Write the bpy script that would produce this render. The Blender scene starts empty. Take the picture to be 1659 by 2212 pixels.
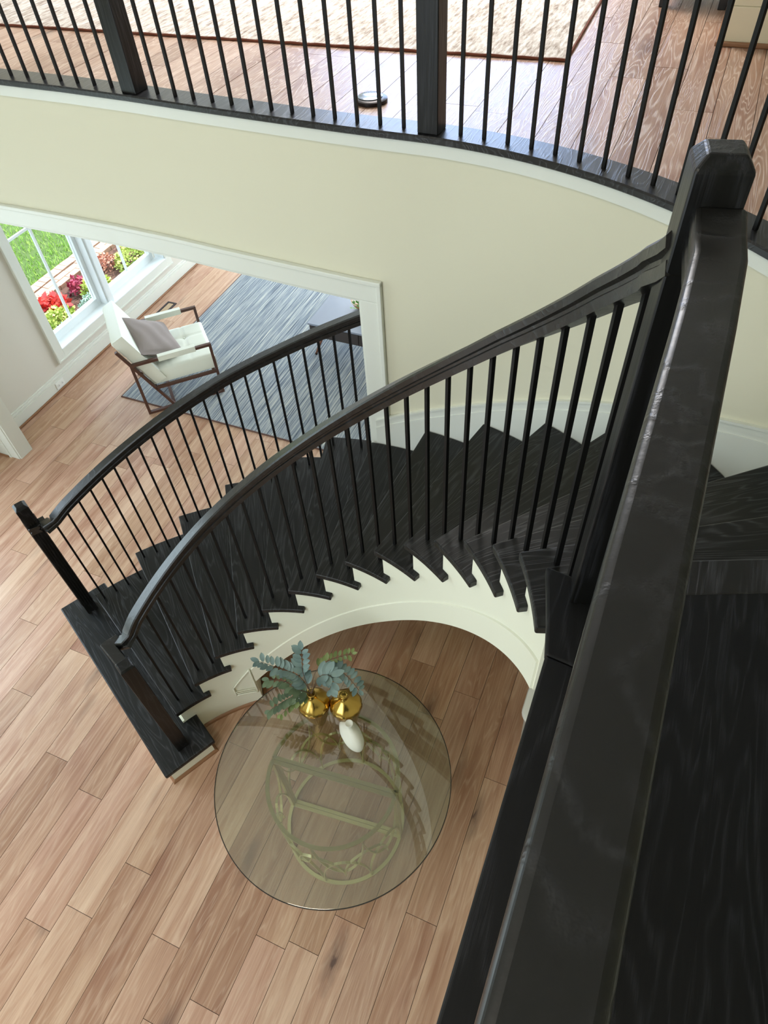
import bpy, bmesh, math, random
from mathutils import Vector, Matrix, Quaternion
random.seed(7)
PI = math.pi
SC = bpy.context.scene
COL = SC.collection
H = 4.35                                     # camera height above the lower floor, metres
# ------------------------------------------------------------------ camera
cam = bpy.data.cameras.new('camera')
co = bpy.data.objects.new('camera', cam)
COL.objects.link(co)
RX = Vector((0.38615192, -0.92098897, -0.05163346))
RY = Vector((-0.7175094, -0.26471639, -0.64428682))
RZ = Vector((0.57971283, 0.28584008, -0.76303898))
M = Matrix((RX, -RY, -RZ)).transposed().to_4x4()
M.translation = Vector((0, 0, H))
co.matrix_world = M
cam.sensor_fit = 'HORIZONTAL'
cam.sensor_width = 36
cam.lens = 36 * 1468.8 / 1659
cam.clip_start = 0.02
cam.clip_end = 200
SC.camera = co
# ------------------------------------------------------------------ exposure
SC.view_settings.view_transform = 'Standard'
SC.view_settings.look = 'None'
SC.view_settings.gamma = 1
SC.view_settings.use_curve_mapping = False
SC.view_settings.exposure = 0.0
# ------------------------------------------------------------------ sky, sun, window daylight
world = bpy.data.worlds.new('world')
SC.world = world
world.use_nodes = True
wb = world.node_tree.nodes['Background']
wb.inputs[0].default_value = (0.72, 0.86, 1.0, 1)
wb.inputs[1].default_value = 4.0
def sun(rot, strength, color, angle):
    l = bpy.data.lights.new('sun', 'SUN')
    l.energy = strength; l.color = color; l.angle = angle
    o = bpy.data.objects.new('sun', l); COL.objects.link(o)
    o.rotation_euler = rot
    return o
sun((math.radians(4), math.radians(40), 0), 7.5, (1.0, 0.95, 0.86), 0.01)
def area(name, loc, target, sx, sy, power, color, spread=PI):
    l = bpy.data.lights.new(name, 'AREA')
    l.shape = 'RECTANGLE'; l.size = sx; l.size_y = sy; l.energy = power; l.color = color; l.spread = spread
    o = bpy.data.objects.new(name, l); COL.objects.link(o)
    o.location = loc
    d = Vector(target) - Vector(loc)
    o.rotation_euler = d.to_track_quat('-Z', 'Y').to_euler()
    return o
# two-storey entry window (front wall, out of frame on the left)
area('entry_window_light', (0.75, 5.75, 1.25), (0.2, 0, .2), 2.5, 2.2, 66, (0.72, 0.88, 1.0))
# upper room window opposite, far end
area('upper_window_light', (9.3, 3.2, 5.0), (0, 3.2, 4.6), 3.2, 1.9, 210, (0.32, 0.53, 1.0))
# unseen fill added under the ceiling to brighten the upstairs rug and floor
area('ceiling_fill', (5.6, 2.4, 6.12), (5.6, 2.4, 0), 1.4, 1.4, 205, (1.0, 0.96, 0.92))
# soft fill added above the foyer to lift floor and stairs, no fixture
area('ceiling_fill', (-0.9, 1.4, 6.12), (-0.9, 1.4, 0), 1.1, 1.1, 46, (1.0, 0.90, 0.76))
# living room end window
area('living_window_light', (9.2, 3.1, 1.5), (0, 3.1, 1.5), 3.4, 1.9, 330, (0.8, 0.9, 1.0))
# hall light coming in from behind the landing
area('back_window_light', (-3.05, 2.4, 3.6), (3, 1.0, 2.0), 2.4, 3.6, 46, (1.0, 0.94, 0.82))

# ================================================================== materials
def S(c):                                    # sRGB 0-255 -> linear
    r = []
    for v in c[:3]:
        v /= 255.0
        r.append(v / 12.92 if v <= 0.04045 else ((v + 0.055) / 1.055) ** 2.4)
    return (r[0], r[1], r[2], 1)
class NT:
    def __init__(s, name):
        s.m = bpy.data.materials.new(name); s.m.use_nodes = True
        s.t = s.m.node_tree; s.b = s.t.nodes['Principled BSDF']
        s.out = s.t.nodes['Material Output']
    def n(s, typ, **kw):
        o = s.t.nodes.new(typ)
        for k, v in kw.items():
            if k.startswith('i_'):
                o.inputs[int(k[2:])].default_value = v
            else:
                setattr(o, k, v)
        return o
    def l(s, a, b): s.t.links.new(a, b)
    def set(s, **kw):
        for k, v in kw.items(): s.b.inputs[k.replace('_', ' ')].default_value = v
    def ramp(s, fac, stops):
        r = s.n('ShaderNodeValToRGB'); e = r.color_ramp.elements
        while len(e) < len(stops): e.new(0.5)
        for i, (p, c) in enumerate(stops):
            e[i].position = p; e[i].color = c if len(c) == 4 else (*c, 1)
        s.l(fac, r.inputs[0]); return r.outputs[0]
    def math(s, op, a, b=None):
        m = s.n('ShaderNodeMath', operation=op)
        for i, v in enumerate((a, b)):
            if v is None: continue
            if isinstance(v, (int, float)): m.inputs[i].default_value = v
            else: s.l(v, m.inputs[i])
        return m.outputs[0]
    def mix(s, fac, a, b, mode='MIX'):
        m = s.n('ShaderNodeMix', data_type='RGBA', blend_type=mode)
        for i, v in ((0, fac), (6, a), (7, b)):
            if isinstance(v, (int, float)): m.inputs[i].default_value = v
            elif isinstance(v, tuple): m.inputs[i].default_value = v
            else: s.l(v, m.inputs[i])
        return m.outputs[2]
    def noise(s, vec, scale, detail=3, rough=0.5, dist=0.0):
        n = s.n('ShaderNodeTexNoise'); n.inputs['Scale'].default_value = scale
        n.inputs['Detail'].default_value = detail; n.inputs['Roughness'].default_value = rough
        n.inputs['Distortion'].default_value = dist
        if vec is not None: s.l(vec, n.inputs['Vector'])
        return n.outputs[0]
    def pos(s, scale=(1, 1, 1), rnd=0.0, rot=(0, 0, 0)):
        g = s.n('ShaderNodeNewGeometry')
        v = g.outputs['Position']
        if rnd:
            oi = s.n('ShaderNodeObjectInfo')
            c = s.n('ShaderNodeCombineXYZ')
            for i, k in enumerate((37.0, 91.0, 53.0)):
                s.l(s.math('MULTIPLY', oi.outputs['Random'], k * rnd), c.inputs[i])
            a = s.n('ShaderNodeVectorMath', operation='ADD')
            s.l(v, a.inputs[0]); s.l(c.outputs[0], a.inputs[1]); v = a.outputs[0]
        m = s.n('ShaderNodeMapping'); m.inputs['Scale'].default_value = scale
        m.inputs['Rotation'].default_value = rot
        s.l(v, m.inputs[0]); return m.outputs[0]
    def bump(s, h, strength=0.2, dist=0.005):
        b = s.n('ShaderNodeBump'); b.inputs['Strength'].default_value = strength
        b.inputs['Distance'].default_value = dist
        s.l(h, b.inputs['Height']); s.l(b.outputs[0], s.b.inputs['Normal'])

def plain(name, col, rough=0.5, metal=0.0, bump=0.0, bscale=200, spec=0.5, var=0.0):
    t = NT(name); t.set(Base_Color=col, Roughness=rough, Metallic=metal)
    t.b.inputs['Specular IOR Level'].default_value = spec
    if bump:
        t.bump(t.noise(t.pos(), bscale, 4), bump, 0.002)
    if var:
        f = t.noise(t.pos(), 6, 3)
        d = tuple(c * (1 - var) for c in col[:3]) + (1,)
        t.l(t.mix(f, d, col), t.b.inputs['Base Color'])
    return t.m

def oak(name, tones, line, linestr, rough, knots=True, ring=34, bumpy=0.25, ax=(0.55, 5.0, 5.0)):
    t = NT(name)
    v = t.pos(ax, 1.0)
    base = t.noise(v, 1.5, 2, 0.5, 0.7)
    rings = t.math('SINE', t.math('MULTIPLY', base, ring * 2.0))
    rings = t.math('MULTIPLY', t.math('ADD', rings, 1.0), 0.5)
    rl = t.math('POWER', rings, 4.0)
    pores = t.noise(t.pos((5, 160, 160), 1.0), 1.0, 4, 0.7)
    rl = t.math('MULTIPLY', rl, t.ramp(pores, [(0.3, (0.1, 0.1, 0.1)), (0.62, (1, 1, 1))]))
    oi = t.n('ShaderNodeObjectInfo')
    tone = t.ramp(oi.outputs['Random'], [(i / (len(tones) - 1), c) for i, c in enumerate(tones)])
    streak = t.noise(t.pos((0.7, 16, 16), 1.0), 1.0, 5, 0.65, 0.5)
    dark = t.mix(1.0, tone, (0.66, 0.53, 0.46, 1), 'MULTIPLY')
    c = t.mix(t.ramp(streak, [(0.36, (0, 0, 0)), (0.70, (1, 1, 1))]), tone, dark)
    blot = t.noise(t.pos((0.8, 2.6, 2.6), 1.0), 1.6, 3, .55)
    c = t.mix(t.ramp(blot, [(0.52, (0, 0, 0)), (0.72, (0.85, 0.85, 0.85))]), c, t.mix(1.0, c, (0.74, 0.62, 0.60, 1), 'MULTIPLY'))
    fine = t.noise(t.pos((9, 260, 260), 1.0), 1.0, 3, .7)
    c = t.mix(t.ramp(fine, [(0.50, (0, 0, 0)), (0.72, (0.38, 0.38, 0.38))]), c, t.mix(1.0, c, (0.62, 0.55, 0.50, 1), 'MULTIPLY'))
    c = t.mix(t.math('MULTIPLY', rl, linestr), c, line)
    if knots:
        vo = t.n('ShaderNodeTexVoronoi'); vo.inputs['Scale'].default_value = 1.0
        wv = t.noise(t.pos((5, 14, 14), 1.0), 2, 3)
        mp = t.pos((1.0, 3.4, 3.4), 1.0)
        ad = t.n('ShaderNodeVectorMath', operation='ADD')
        cx = t.n('ShaderNodeCombineXYZ'); t.l(t.math('MULTIPLY', wv, 0.22), cx.inputs[0]); t.l(t.math('MULTIPLY', wv, 0.16), cx.inputs[1])
        t.l(mp, ad.inputs[0]); t.l(cx.outputs[0], ad.inputs[1]); t.l(ad.outputs[0], vo.inputs['Vector'])
        k = t.ramp(vo.outputs['Distance'], [(0.03, (0.9, 0.9, 0.9)), (0.065, (0.45, 0.45, 0.45)), (0.20, (0, 0, 0))])
        c = t.mix(k, c, S((70, 48, 42)))
    t.l(c, t.b.inputs['Base Color'])
    t.set(Roughness=rough)
    t.bump(t.math('ADD', t.math('MULTIPLY', rl, 0.7), fine), bumpy, 0.0015)
    return t.m

def black_oak(name, rough=0.3, line=0.5, ring=30, base=(15, 15, 15), axis=(1.0, 6.5, 6.5), fine=(8, 170, 170), spec=.5, obj=False, bumpy=.35, line_col=(84, 86, 92)):
    t = NT(name)
    def co_(sc):
        if not obj: return t.pos(sc, 1.0)
        tc = t.n('ShaderNodeTexCoord'); oi = t.n('ShaderNodeObjectInfo'); c = t.n('ShaderNodeCombineXYZ')
        for i, k in enumerate((17.0, 41.0, 23.0)): t.l(t.math('MULTIPLY', oi.outputs['Random'], k), c.inputs[i])
        a = t.n('ShaderNodeVectorMath', operation='ADD'); t.l(tc.outputs['Object'], a.inputs[0]); t.l(c.outputs[0], a.inputs[1])
        m = t.n('ShaderNodeMapping'); m.inputs['Scale'].default_value = sc; t.l(a.outputs[0], m.inputs[0]); return m.outputs[0]
    b = t.noise(co_(axis), 1.7, 2, 0.5, 0.6)
    rings = t.math('MULTIPLY', t.math('ADD', t.math('SINE', t.math('MULTIPLY', b, ring * 2.2)), 1.0), 0.5)
    rl = t.math('POWER', rings, 4.0)
    pores = t.noise(co_(fine), 1.0, 3, 0.7)
    g = t.math('MULTIPLY', rl, t.ramp(pores, [(0.35, (0.1, 0.1, 0.1)), (0.65, (1, 1, 1))]))
    c = t.mix(t.math('MULTIPLY', g, line), S(base), S(line_col))
    t.l(c, t.b.inputs['Base Color']); t.b.inputs['Specular IOR Level'].default_value = spec
    t.l(t.math('ADD', t.math('MULTIPLY', pores, 0.2), rough - 0.1), t.b.inputs['Roughness'])
    t.bump(t.math('ADD', g, t.math('MULTIPLY', pores, 0.6)), bumpy, 0.0012)
    return t.m

OAK_TONES = [S((202, 167, 138)), S((183, 148, 119)), S((214, 182, 155)), S((196, 160, 134)), S((172, 135, 107)), S((208, 171, 147)), S((192, 159, 134))]
MAT = {}
MAT['oak'] = oak('oak_floor', OAK_TONES, S((222, 196, 170)), 0.32, 0.42, ring=40, ax=(.5, 6, 6))
MAT['oak_up'] = oak('oak_floor_upper', [S((178, 146, 126)), S((163, 130, 108)), S((188, 157, 137)), S((172, 142, 122)), S((158, 125, 102))], S((226, 208, 192)), 0.55, 0.34, True, 46, 0.5, ax=(.9, 9, 9))
MAT['black_tread'] = black_oak('black_oak_tread', 0.40, 0.34, 44, (10, 11, 10), (.55, 5.5, 5.5), (5, 150, 150), .38, True, .28, (92, 94, 98))
MAT['black_wood'] = black_oak('black_oak', 0.34, 0.3, 30, (16, 16, 16))
MAT['black_rail'] = black_oak('black_oak_rail', 0.33, 0.12, 20, (12, 12, 10), (3, 3, 3), (70, 70, 70), .5)
MAT['black_post'] = black_oak('black_oak_post', 0.36, 0.15, 20, (13, 13, 12), (7, 7, .8), (150, 150, 6), .28)
MAT['black_land'] = black_oak('black_oak_landing', 0.55, 0.12, 24, (10, 11, 11), spec=.22)
MAT['iron'] = plain('black_iron', S((9, 9, 9)), 0.5, 0.0, spec=.25)
MAT['wall'] = plain('cream_paint', S((216, 213, 190)), 0.75, bump=0.05, bscale=300, spec=0.2)
MAT['wall_liv'] = plain('living_room_paint', S((214, 210, 198)), 0.75, spec=0.2)
MAT['trim'] = plain('white_trim_paint', S((220, 223, 213)), 0.38)
MAT['stringer'] = plain('stringer_paint', S((226, 227, 208)), 0.5)
MAT['ceil'] = plain('ceiling_paint', S((240, 238, 230)), 0.8, spec=0.1)
MAT['shoe_oak'] = plain('oak_quarter_round', S((150, 106, 72)), 0.45, var=0.3)
MAT['subfloor'] = plain('dark_gap', S((52, 38, 28)), 0.9)

# ================================================================== geometry helpers
class MB:
    def __init__(s): s.v = []; s.f = []
    def add(s, vs, fs):
        o = len(s.v); s.v += [tuple(p) for p in vs]
        s.f += [tuple(i + o for i in f) for f in fs]; return s
    def box(s, a, b, mat=None):
        (x0, y0, z0), (x1, y1, z1) = a, b
        x0, x1 = min(x0, x1), max(x0, x1); y0, y1 = min(y0, y1), max(y0, y1); z0, z1 = min(z0, z1), max(z0, z1)
        vs = [Vector(p) for p in ((x0, y0, z0), (x1, y0, z0), (x1, y1, z0), (x0, y1, z0), (x0, y0, z1), (x1, y0, z1), (x1, y1, z1), (x0, y1, z1))]
        if mat is not None: vs = [mat @ v for v in vs]
        return s.add(vs, [(3, 2, 1, 0), (4, 5, 6, 7), (0, 1, 5, 4), (1, 2, 6, 5), (2, 3, 7, 6), (3, 0, 4, 7)])
    def bar(s, p, q, w, h, up=(0, 0, 1)):
        p, q = Vector(p), Vector(q); d = q - p; L = d.length; d.normalize()
        up = Vector(up); x = d.cross(up)
        if x.length < 1e-5: x = d.cross(Vector((1, 0, 0)))
        x.normalize(); u = x.cross(d)
        m = Matrix((d, x, u)).transposed().to_4x4(); m.translation = p
        return s.box((0, -w / 2, -h / 2), (L, w / 2, h / 2), m)
    def prism(s, poly, z0, z1):
        n = len(poly)
        ar = sum(poly[i][0] * poly[(i + 1) % n][1] - poly[(i + 1) % n][0] * poly[i][1] for i in range(n))
        if ar < 0: poly = poly[::-1]
        vs = [(x, y, z0) for x, y in poly] + [(x, y, z1) for x, y in poly]
        return s.add(vs, [tuple(range(n - 1, -1, -1)), tuple(range(n, 2 * n))] + [(i, (i + 1) % n, n + (i + 1) % n, n + i) for i in range(n)])
    def loft(s, secs, close=True, caps=True):
        n = len(secs[0]); vs = [p for sec in secs for p in sec]; fs = []
        for i in range(len(secs) - 1):
            for j in range(n if close else n - 1):
                a = i * n + j; b = i * n + (j + 1) % n
                fs.append((a, b, b + n, a + n))
        if caps and close:
            fs.append(tuple(range(n - 1, -1, -1))); fs.append(tuple(range((len(secs) - 1) * n, len(secs) * n)))
        return s.add(vs, fs)
    def sweep(s, path, prof, up=(0, 0, 1), closed=False, radial=None):
        P = [Vector(p) for p in path]; up = Vector(up); secs = []
        for i, p in enumerate(P):
            if closed: d = P[(i + 1) % len(P)] - P[i - 1]
            else: d = P[min(i + 1, len(P) - 1)] - P[max(i - 1, 0)]
            d.normalize()
            if radial is not None:
                x = Vector((p.x - radial.x, p.y - radial.y, 0)); x -= d * x.dot(d); x.normalize(); up_ = x.cross(d)
                secs.append([p + x * b + up_ * a for a, b in prof]); continue
            x = d.cross(up); x.normalize(); u = x.cross(d)
            secs.append([p + x * a + u * b for a, b in prof])
        if closed: secs.append(secs[0])
        return s.loft(secs, True, not closed)
    def tube(s, path, r, n=6, r2=None):
        P = [Vector(p) for p in path]; secs = []; prev = None
        for i, p in enumerate(P):
            d = (P[min(i + 1, len(P) - 1)] - P[max(i - 1, 0)]).normalized()
            if prev is None:
                x = d.cross(Vector((0, 0, 1)))
                if x.length < 1e-3: x = d.cross(Vector((1, 0, 0)))
            else: x = prev - d * prev.dot(d)
            x.normalize(); prev = x; u = d.cross(x)
            rr = r if r2 is None else r + (r2 - r) * i / (len(P) - 1)
            secs.append([p + (x * math.cos(2 * PI * k / n) + u * math.sin(2 * PI * k / n)) * rr for k in range(n)])
        return s.loft(secs)
    def lathe(s, prof, n=32, c=(0, 0, 0), mod=None):
        vs = []; fs = []
        for (r, z) in prof:
            for k in range(n):
                a = 2 * PI * k / n; rr = r * (mod(a, r, z) if mod else 1)
                vs.append((c[0] + rr * math.cos(a), c[1] + rr * math.sin(a), c[2] + z))
        for i in range(len(prof) - 1):
            for k in range(n):
                a = i * n + k; b = i * n + (k + 1) % n
                fs.append((a, b, b + n, a + n))
        fs.append(tuple(range(n - 1, -1, -1))); fs.append(tuple(range((len(prof) - 1) * n, len(prof) * n)))
        return s.add(vs, fs)
    def mesh(s, name):
        me = bpy.data.meshes.new(name); me.from_pydata(s.v, [], s.f); me.validate(); me.update()
        bm = bmesh.new(); bm.from_mesh(me); bmesh.ops.recalc_face_normals(bm, faces=bm.faces); bm.to_mesh(me); bm.free()
        return me
    def obj(s, name, mat, parent=None, smooth=False, bevel=0, seg=2, auto=None, local=False, **tags):
        me = s.mesh(name); o = bpy.data.objects.new(name, me); COL.objects.link(o)
        if isinstance(mat, str): mat = MAT[mat]
        me.materials.append(mat)
        if smooth: 
            for p in me.polygons: p.use_smooth = True
        if auto:
            me.set_sharp_from_angle(angle=math.radians(auto)) if smooth else None
        if bevel:
            b = o.modifiers.new('bevel', 'BEVEL'); b.width = bevel; b.segments = seg; b.limit_method = 'ANGLE'; b.angle_limit = 0.6
            b.harden_normals = False
        if parent is not None:
            o.parent = parent
            
            if not local: o.matrix_parent_inverse = parent_inv(parent)
        tag(o, **tags); return o
def parent_inv(p):
    return (Matrix.Translation(p.location) @ p.rotation_euler.to_matrix().to_4x4()).inverted()
def tag(o, label=None, cat=None, group=None, kind=None):
    if label: o['label'] = label
    if cat: o['category'] = cat
    if group: o['group'] = group
    if kind: o['kind'] = kind
    return o
def thing(name, loc, label, cat, group=None, rz=0.0, kind=None):
    o = bpy.data.objects.new(name, None); COL.objects.link(o); o.location = loc; o.rotation_euler = (0, 0, rz)
    o.empty_display_size = 0.1
    return tag(o, label, cat, group, kind)
def copy_part(src, parent, name=None, loc=None, scale=None, rz=None):
    c = src.copy(); COL.objects.link(c); c.parent = parent
    if name: c.name = name
    if loc is not None: c.location = loc
    if scale is not None: c.scale = scale
    if rz is not None: c.rotation_euler = (0, 0, rz)
    return c
def interp(tab, x):
    if x <= tab[0][0]: return tab[0][1]
    for (a, b), (c, d) in zip(tab, tab[1:]):
        if x <= c: return b + (d - b) * (x - a) / (c - a)
    return tab[-1][1]

# ================================================================== stair coordinates
CX, CY = 0.13022 * H, 0.24984 * H
T0, DT, RISE = 1.442753, -0.163986, 0.0436636 * H
def ang(kk): return T0 + DT * kk
def pol(kk, r):                              # r in units of H
    a = ang(kk); return (CX + r * H * math.cos(a), CY + r * H * math.sin(a))
R_NOSE, R_STR, R_RAIL, R_WALL, R_OUT, R_ORAIL = 0.2500, 0.2570, 0.2700, 0.4825, 0.5245, 0.5080
Z_LAND = 16 * RISE
Z_UP = 3.262
Z_SHOE = 3.272

# wall face of the stairwell, from the front wall round to the landing
WALL_S = [(2.735, 5.40), (2.735, 5.07), (2.745, 4.5), (2.755, 3.9), (2.758, 3.3), (2.755, 2.88), (2.738, 2.48), (2.712, 2.13), (2.690, 1.75), (2.677, 1.50), (2.670, 1.345), (2.667, 1.22)]
A_END = ang(17.2)
WALL_A = []
n = 44
for i in range(n + 1):
    a = 0.0 + (A_END - 0.0) * i / n
    WALL_A.append((CX + R_WALL * H * math.cos(a), CY + R_WALL * H * math.sin(a)))
WALL_END = [(0.2, WALL_A[-1][1] - 0.02), (-3.0, WALL_A[-1][1] - 0.02)]
WALL = WALL_S + WALL_A + WALL_END
def offset(path, d):                         # d>0 : away from the well
    out = []
    for i, p in enumerate(path):
        a = Vector(path[max(i - 1, 0)]); b = Vector(path[min(i + 1, len(path) - 1)])
        t = (b - a).normalized(); nrm = Vector((-t.y, t.x))
        out.append((p[0] + nrm.x * d, p[1] + nrm.y * d))
    return out
def strip(path, d0, d1, z0, z1, mb=None):
    mb = mb or MB(); A = offset(path, d0); B = offset(path, d1)
    secs = [[(a[0], a[1], z0), (b[0], b[1], z0), (b[0], b[1], z1), (a[0], a[1], z1)] for a, b in zip(A, B)]
    return mb.loft(secs)
def cut(path, i0, i1): return path[i0:i1 + 1]
def cut_off(full, i0, i1, d0, d1, z0, z1, mb=None):
    mb = mb or MB(); A = offset(full, d0)[i0:i1 + 1]; B = offset(full, d1)[i0:i1 + 1]
    return mb.loft([[(a[0], a[1], z0), (b[0], b[1], z0), (b[0], b[1], z1), (a[0], a[1], z1)] for a, b in zip(A, B)])

# ================================================================== structure: walls
OPEN_Z = 2.468
IOPL, IOPR = 1, 10
w = MB()
cut_off(WALL, 0, IOPL, 0, 0.13, 0, 3.24, w)
cut_off(WALL, IOPL, IOPR, 0, 0.13, OPEN_Z, 3.24, w)
cut_off(WALL, IOPR, len(WALL) - 1, 0, 0.13, 0, 3.24, w)
w.obj('wall_right', 'wall', smooth=True, auto=35, kind='structure')

def panel_wall(name, axis, c, thick, u0, u1, z0, z1, holes, mat, inside):
    us = sorted({u0, u1, *[h[0] for h in holes], *[h[1] for h in holes]})
    zs = sorted({z0, z1, *[h[2] for h in holes], *[h[3] for h in holes]})
    mb = MB()
    for i in range(len(us) - 1):
        for j in range(len(zs) - 1):
            um, zm = (us[i] + us[i + 1]) / 2, (zs[j] + zs[j + 1]) / 2
            if any(h[0] < um < h[1] and h[2] < zm < h[3] for h in holes): continue
            a, b = (c, c + thick)
            if axis == 'y': mb.box((us[i], a, zs[j]), (us[i + 1], b, zs[j + 1]))
            else: mb.box((a, us[i], zs[j]), (b, us[i + 1], zs[j + 1]))
    return mb.obj(name, mat, kind='structure')
WY = 5.40                                    # inner face of the front wall
LW = (3.90, 5.72, 0.345, 2.30)               # living room window opening
panel_wall('wall_front', 'y', WY, 0.22, -3.0, 2.80, 0, 6.2, [(-0.5, 2.0, 0.12, 2.35), (0.9, 1.9, 3.5, 5.0)], 'wall', -1)
panel_wall('wall_front_living', 'y', WY, 0.22, 2.80, 9.0, 0, 3.24, [LW, (6.9, 8.7, 0.345, 2.30)], 'wall_liv', -1)
panel_wall('wall_front_upper', 'y', WY, 0.22, 2.80, 9.0, 3.24, 6.2, [], 'wall', -1)
panel_wall('wall_end', 'x', 9.0, 0.2, -3.5, 5.62, 0, 6.2, [(1.4, 4.8, 0.55, 2.45), (1.6, 4.8, 4.1, 5.9)], 'wall_liv', -1)
panel_wall('wall_left', 'x', -3.2, 0.2, -3.5, 5.62, 0, 6.2, [(1.1, 3.7, 1.5, 5.7)], 'wall', 1)
panel_wall('wall_back', 'y', -3.7, 0.2, -3.2, 9.2, 0, 6.2, [], 'wall', 1)
MB().box((-3.2, -3.7, 6.2), (9.2, 5.62, 6.4)).obj('ceiling', 'ceil', kind='structure')
# living room ceiling / slab between the storeys, following the curved wall
slab = offset(WALL, 0.131)
i_last = len(WALL_S) + n
poly = slab[:i_last + 1] + [(slab[i_last][0], -3.5), (9.0, -3.5), (9.0, 5.40)]
MB().prism(poly, 2.78, 3.20).obj('ceiling_living', 'ceil', kind='structure')
# upper partition beside the gallery (its corner shows top right)
MB().box((3.99, -3.5, 3.24), (4.14, 0.02, 6.2)).box((4.14, -0.13, 3.24), (9.0, 0.02, 6.2)).obj('wall_gallery', 'trim', kind='structure')
b = MB()
b.box((3.965, -3.5, Z_UP), (3.99, 0.045, Z_UP + 0.15)).box((3.99, 0.02, Z_UP), (9.0, 0.045, Z_UP + 0.15))
b.box((3.972, -3.5, Z_UP + 0.15), (3.99, 0.038, Z_UP + 0.19)).box((3.99, 0.02, Z_UP + 0.15), (9.0, 0.038, Z_UP + 0.19))
b.box((3.980, -3.5, Z_UP + 0.19), (3.99, 0.030, Z_UP + 0.215)).box((3.99, 0.02, Z_UP + 0.19), (9.0, 0.030, Z_UP + 0.215))
MAT['cream_base'] = plain('cream_baseboard_paint', S((226, 214, 184)), 0.45)
bo = b.obj('baseboard_gallery', 'cream_base', bevel=0.003, kind='structure')
MB().box((3.945, -3.5, Z_UP), (3.965, 0.065, Z_UP + 0.02)).box((3.965, 0.045, Z_UP), (9.0, 0.065, Z_UP + 0.02)).obj('quarter_round', 'shoe_oak', bo, bevel=0.006)

# ================================================================== floors, plank by plank
def plank_mesh(wid, thick, name, mat):
    mb = MB().box((0, 0, -thick), (1, wid, 0)); me = mb.mesh(name); me.materials.append(MAT[mat])
    return me
def floor_planks(fname, y0, wid, rows, xr, ztop, thick, mat, anchors, gap, lo, hi, parent):
    me = plank_mesh(wid - gap, thick, 'plank', mat)
    cnt = 0
    for r in rows:
        x0, x1 = xr(y0 + r * wid, y0 + (r + 1) * wid)
        if x1 - x0 < 0.1: continue
        anc = anchors.get(r, x0 + random.uniform(0.2, 1.6))
        js = [anc]
        while js[-1] < x1: js.append(js[-1] + random.uniform(lo, hi))
        while js[0] > x0: js.insert(0, js[0] - random.uniform(lo, hi))
        js = [x0] + [j for j in js if x0 + 0.12 < j < x1 - 0.12] + [x1]
        for a, c in zip(js, js[1:]):
            o = bpy.data.objects.new('plank', me); COL.objects.link(o); o.parent = parent
            o.location = (a + gap / 2, y0 + r * wid, ztop + random.uniform(-0.0004, 0.0004)); o.scale = (c - a - gap, 1, 1); cnt += 1
    return cnt
fl = MB().box((-3.2, -3.5, -0.25), (9.0, 5.40, -0.018)).obj('floor', 'subfloor', kind='structure')
anch = {14: .608, 12: .496, 9: .255, 7: .011, 11: -.203, 10: -.058, 0: .646, 2: .484, 26: 3.19, 24: 2.819, 25: 2.50, 1: 2.0}
def xr_low(a, b):
    if a < -0.2: return (0.0, 2.6)
    if a < 1.2: return (-0.9, 2.62)
    return (-1.6, 8.2 if a > 2.0 else 4.6)
c1 = floor_planks('floor', 0.2, 0.1822, range(-6, 29), xr_low, 0.0, 0.018, 'oak', anch, 0.0026, 1.25, 2.25, fl)
# a plain oak board field where no one can look from the landing
MB().prism(poly, 3.20, 3.244).obj('floor.001', 'subfloor', kind='structure')
fu = bpy.data.objects['floor.001']
shoe_mid = offset(WALL, 0.06)
def wall_x(y):
    best = None
    for (a, b2) in zip(shoe_mid, shoe_mid[1:]):
        if (a[1] - y) * (b2[1] - y) <= 0 and abs(a[1] - b2[1]) > 1e-6 and a[0] > 0.6:
            x = a[0] + (b2[0] - a[0]) * (y - a[1]) / (b2[1] - a[1])
            best = x if best is None else max(best, x)
    return best if best is not None else 1.2
def xr_up(a, b):
    x0 = max(wall_x(a), wall_x(b), wall_x((a + b) / 2)) if a > -0.95 else 1.2
    return (x0, 8.0)
c2 = floor_planks('floor.001', -0.011, 0.1505, range(-9, 28), xr_up, Z_UP, 0.018, 'oak_up', {0: 3.154, 1: 3.62, 2: 3.46, 3: 3.9}, 0.0022, 0.9, 1.9, fu)

# ================================================================== trims on the curved wall
band = strip(WALL, -0.016, 0.0, 3.19, 3.242)
band.obj('trim_1', 'trim', smooth=True, auto=35, kind='structure')
# shoe plate of the gallery (black oak), rounded front lip
A = offset(WALL[:i_last + 1], 0.10); Bq = offset(WALL[:i_last + 1], -0.037)
prof = [(0.10, 3.243), (-0.030, 3.243), (-0.037, 3.248), (-0.037, 3.266), (-0.032, 3.272), (0.096, 3.272), (0.10, 3.268)]
offs = [offset(WALL[:i_last + 1], d) for d, z in prof]
mb = MB().loft([[(offs[j][i][0], offs[j][i][1], prof[j][1]) for j in range(len(prof))] for i in range(i_last + 1)])
mb.obj('trim_2', 'black_wood', smooth=True, auto=30, kind='structure')
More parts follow.
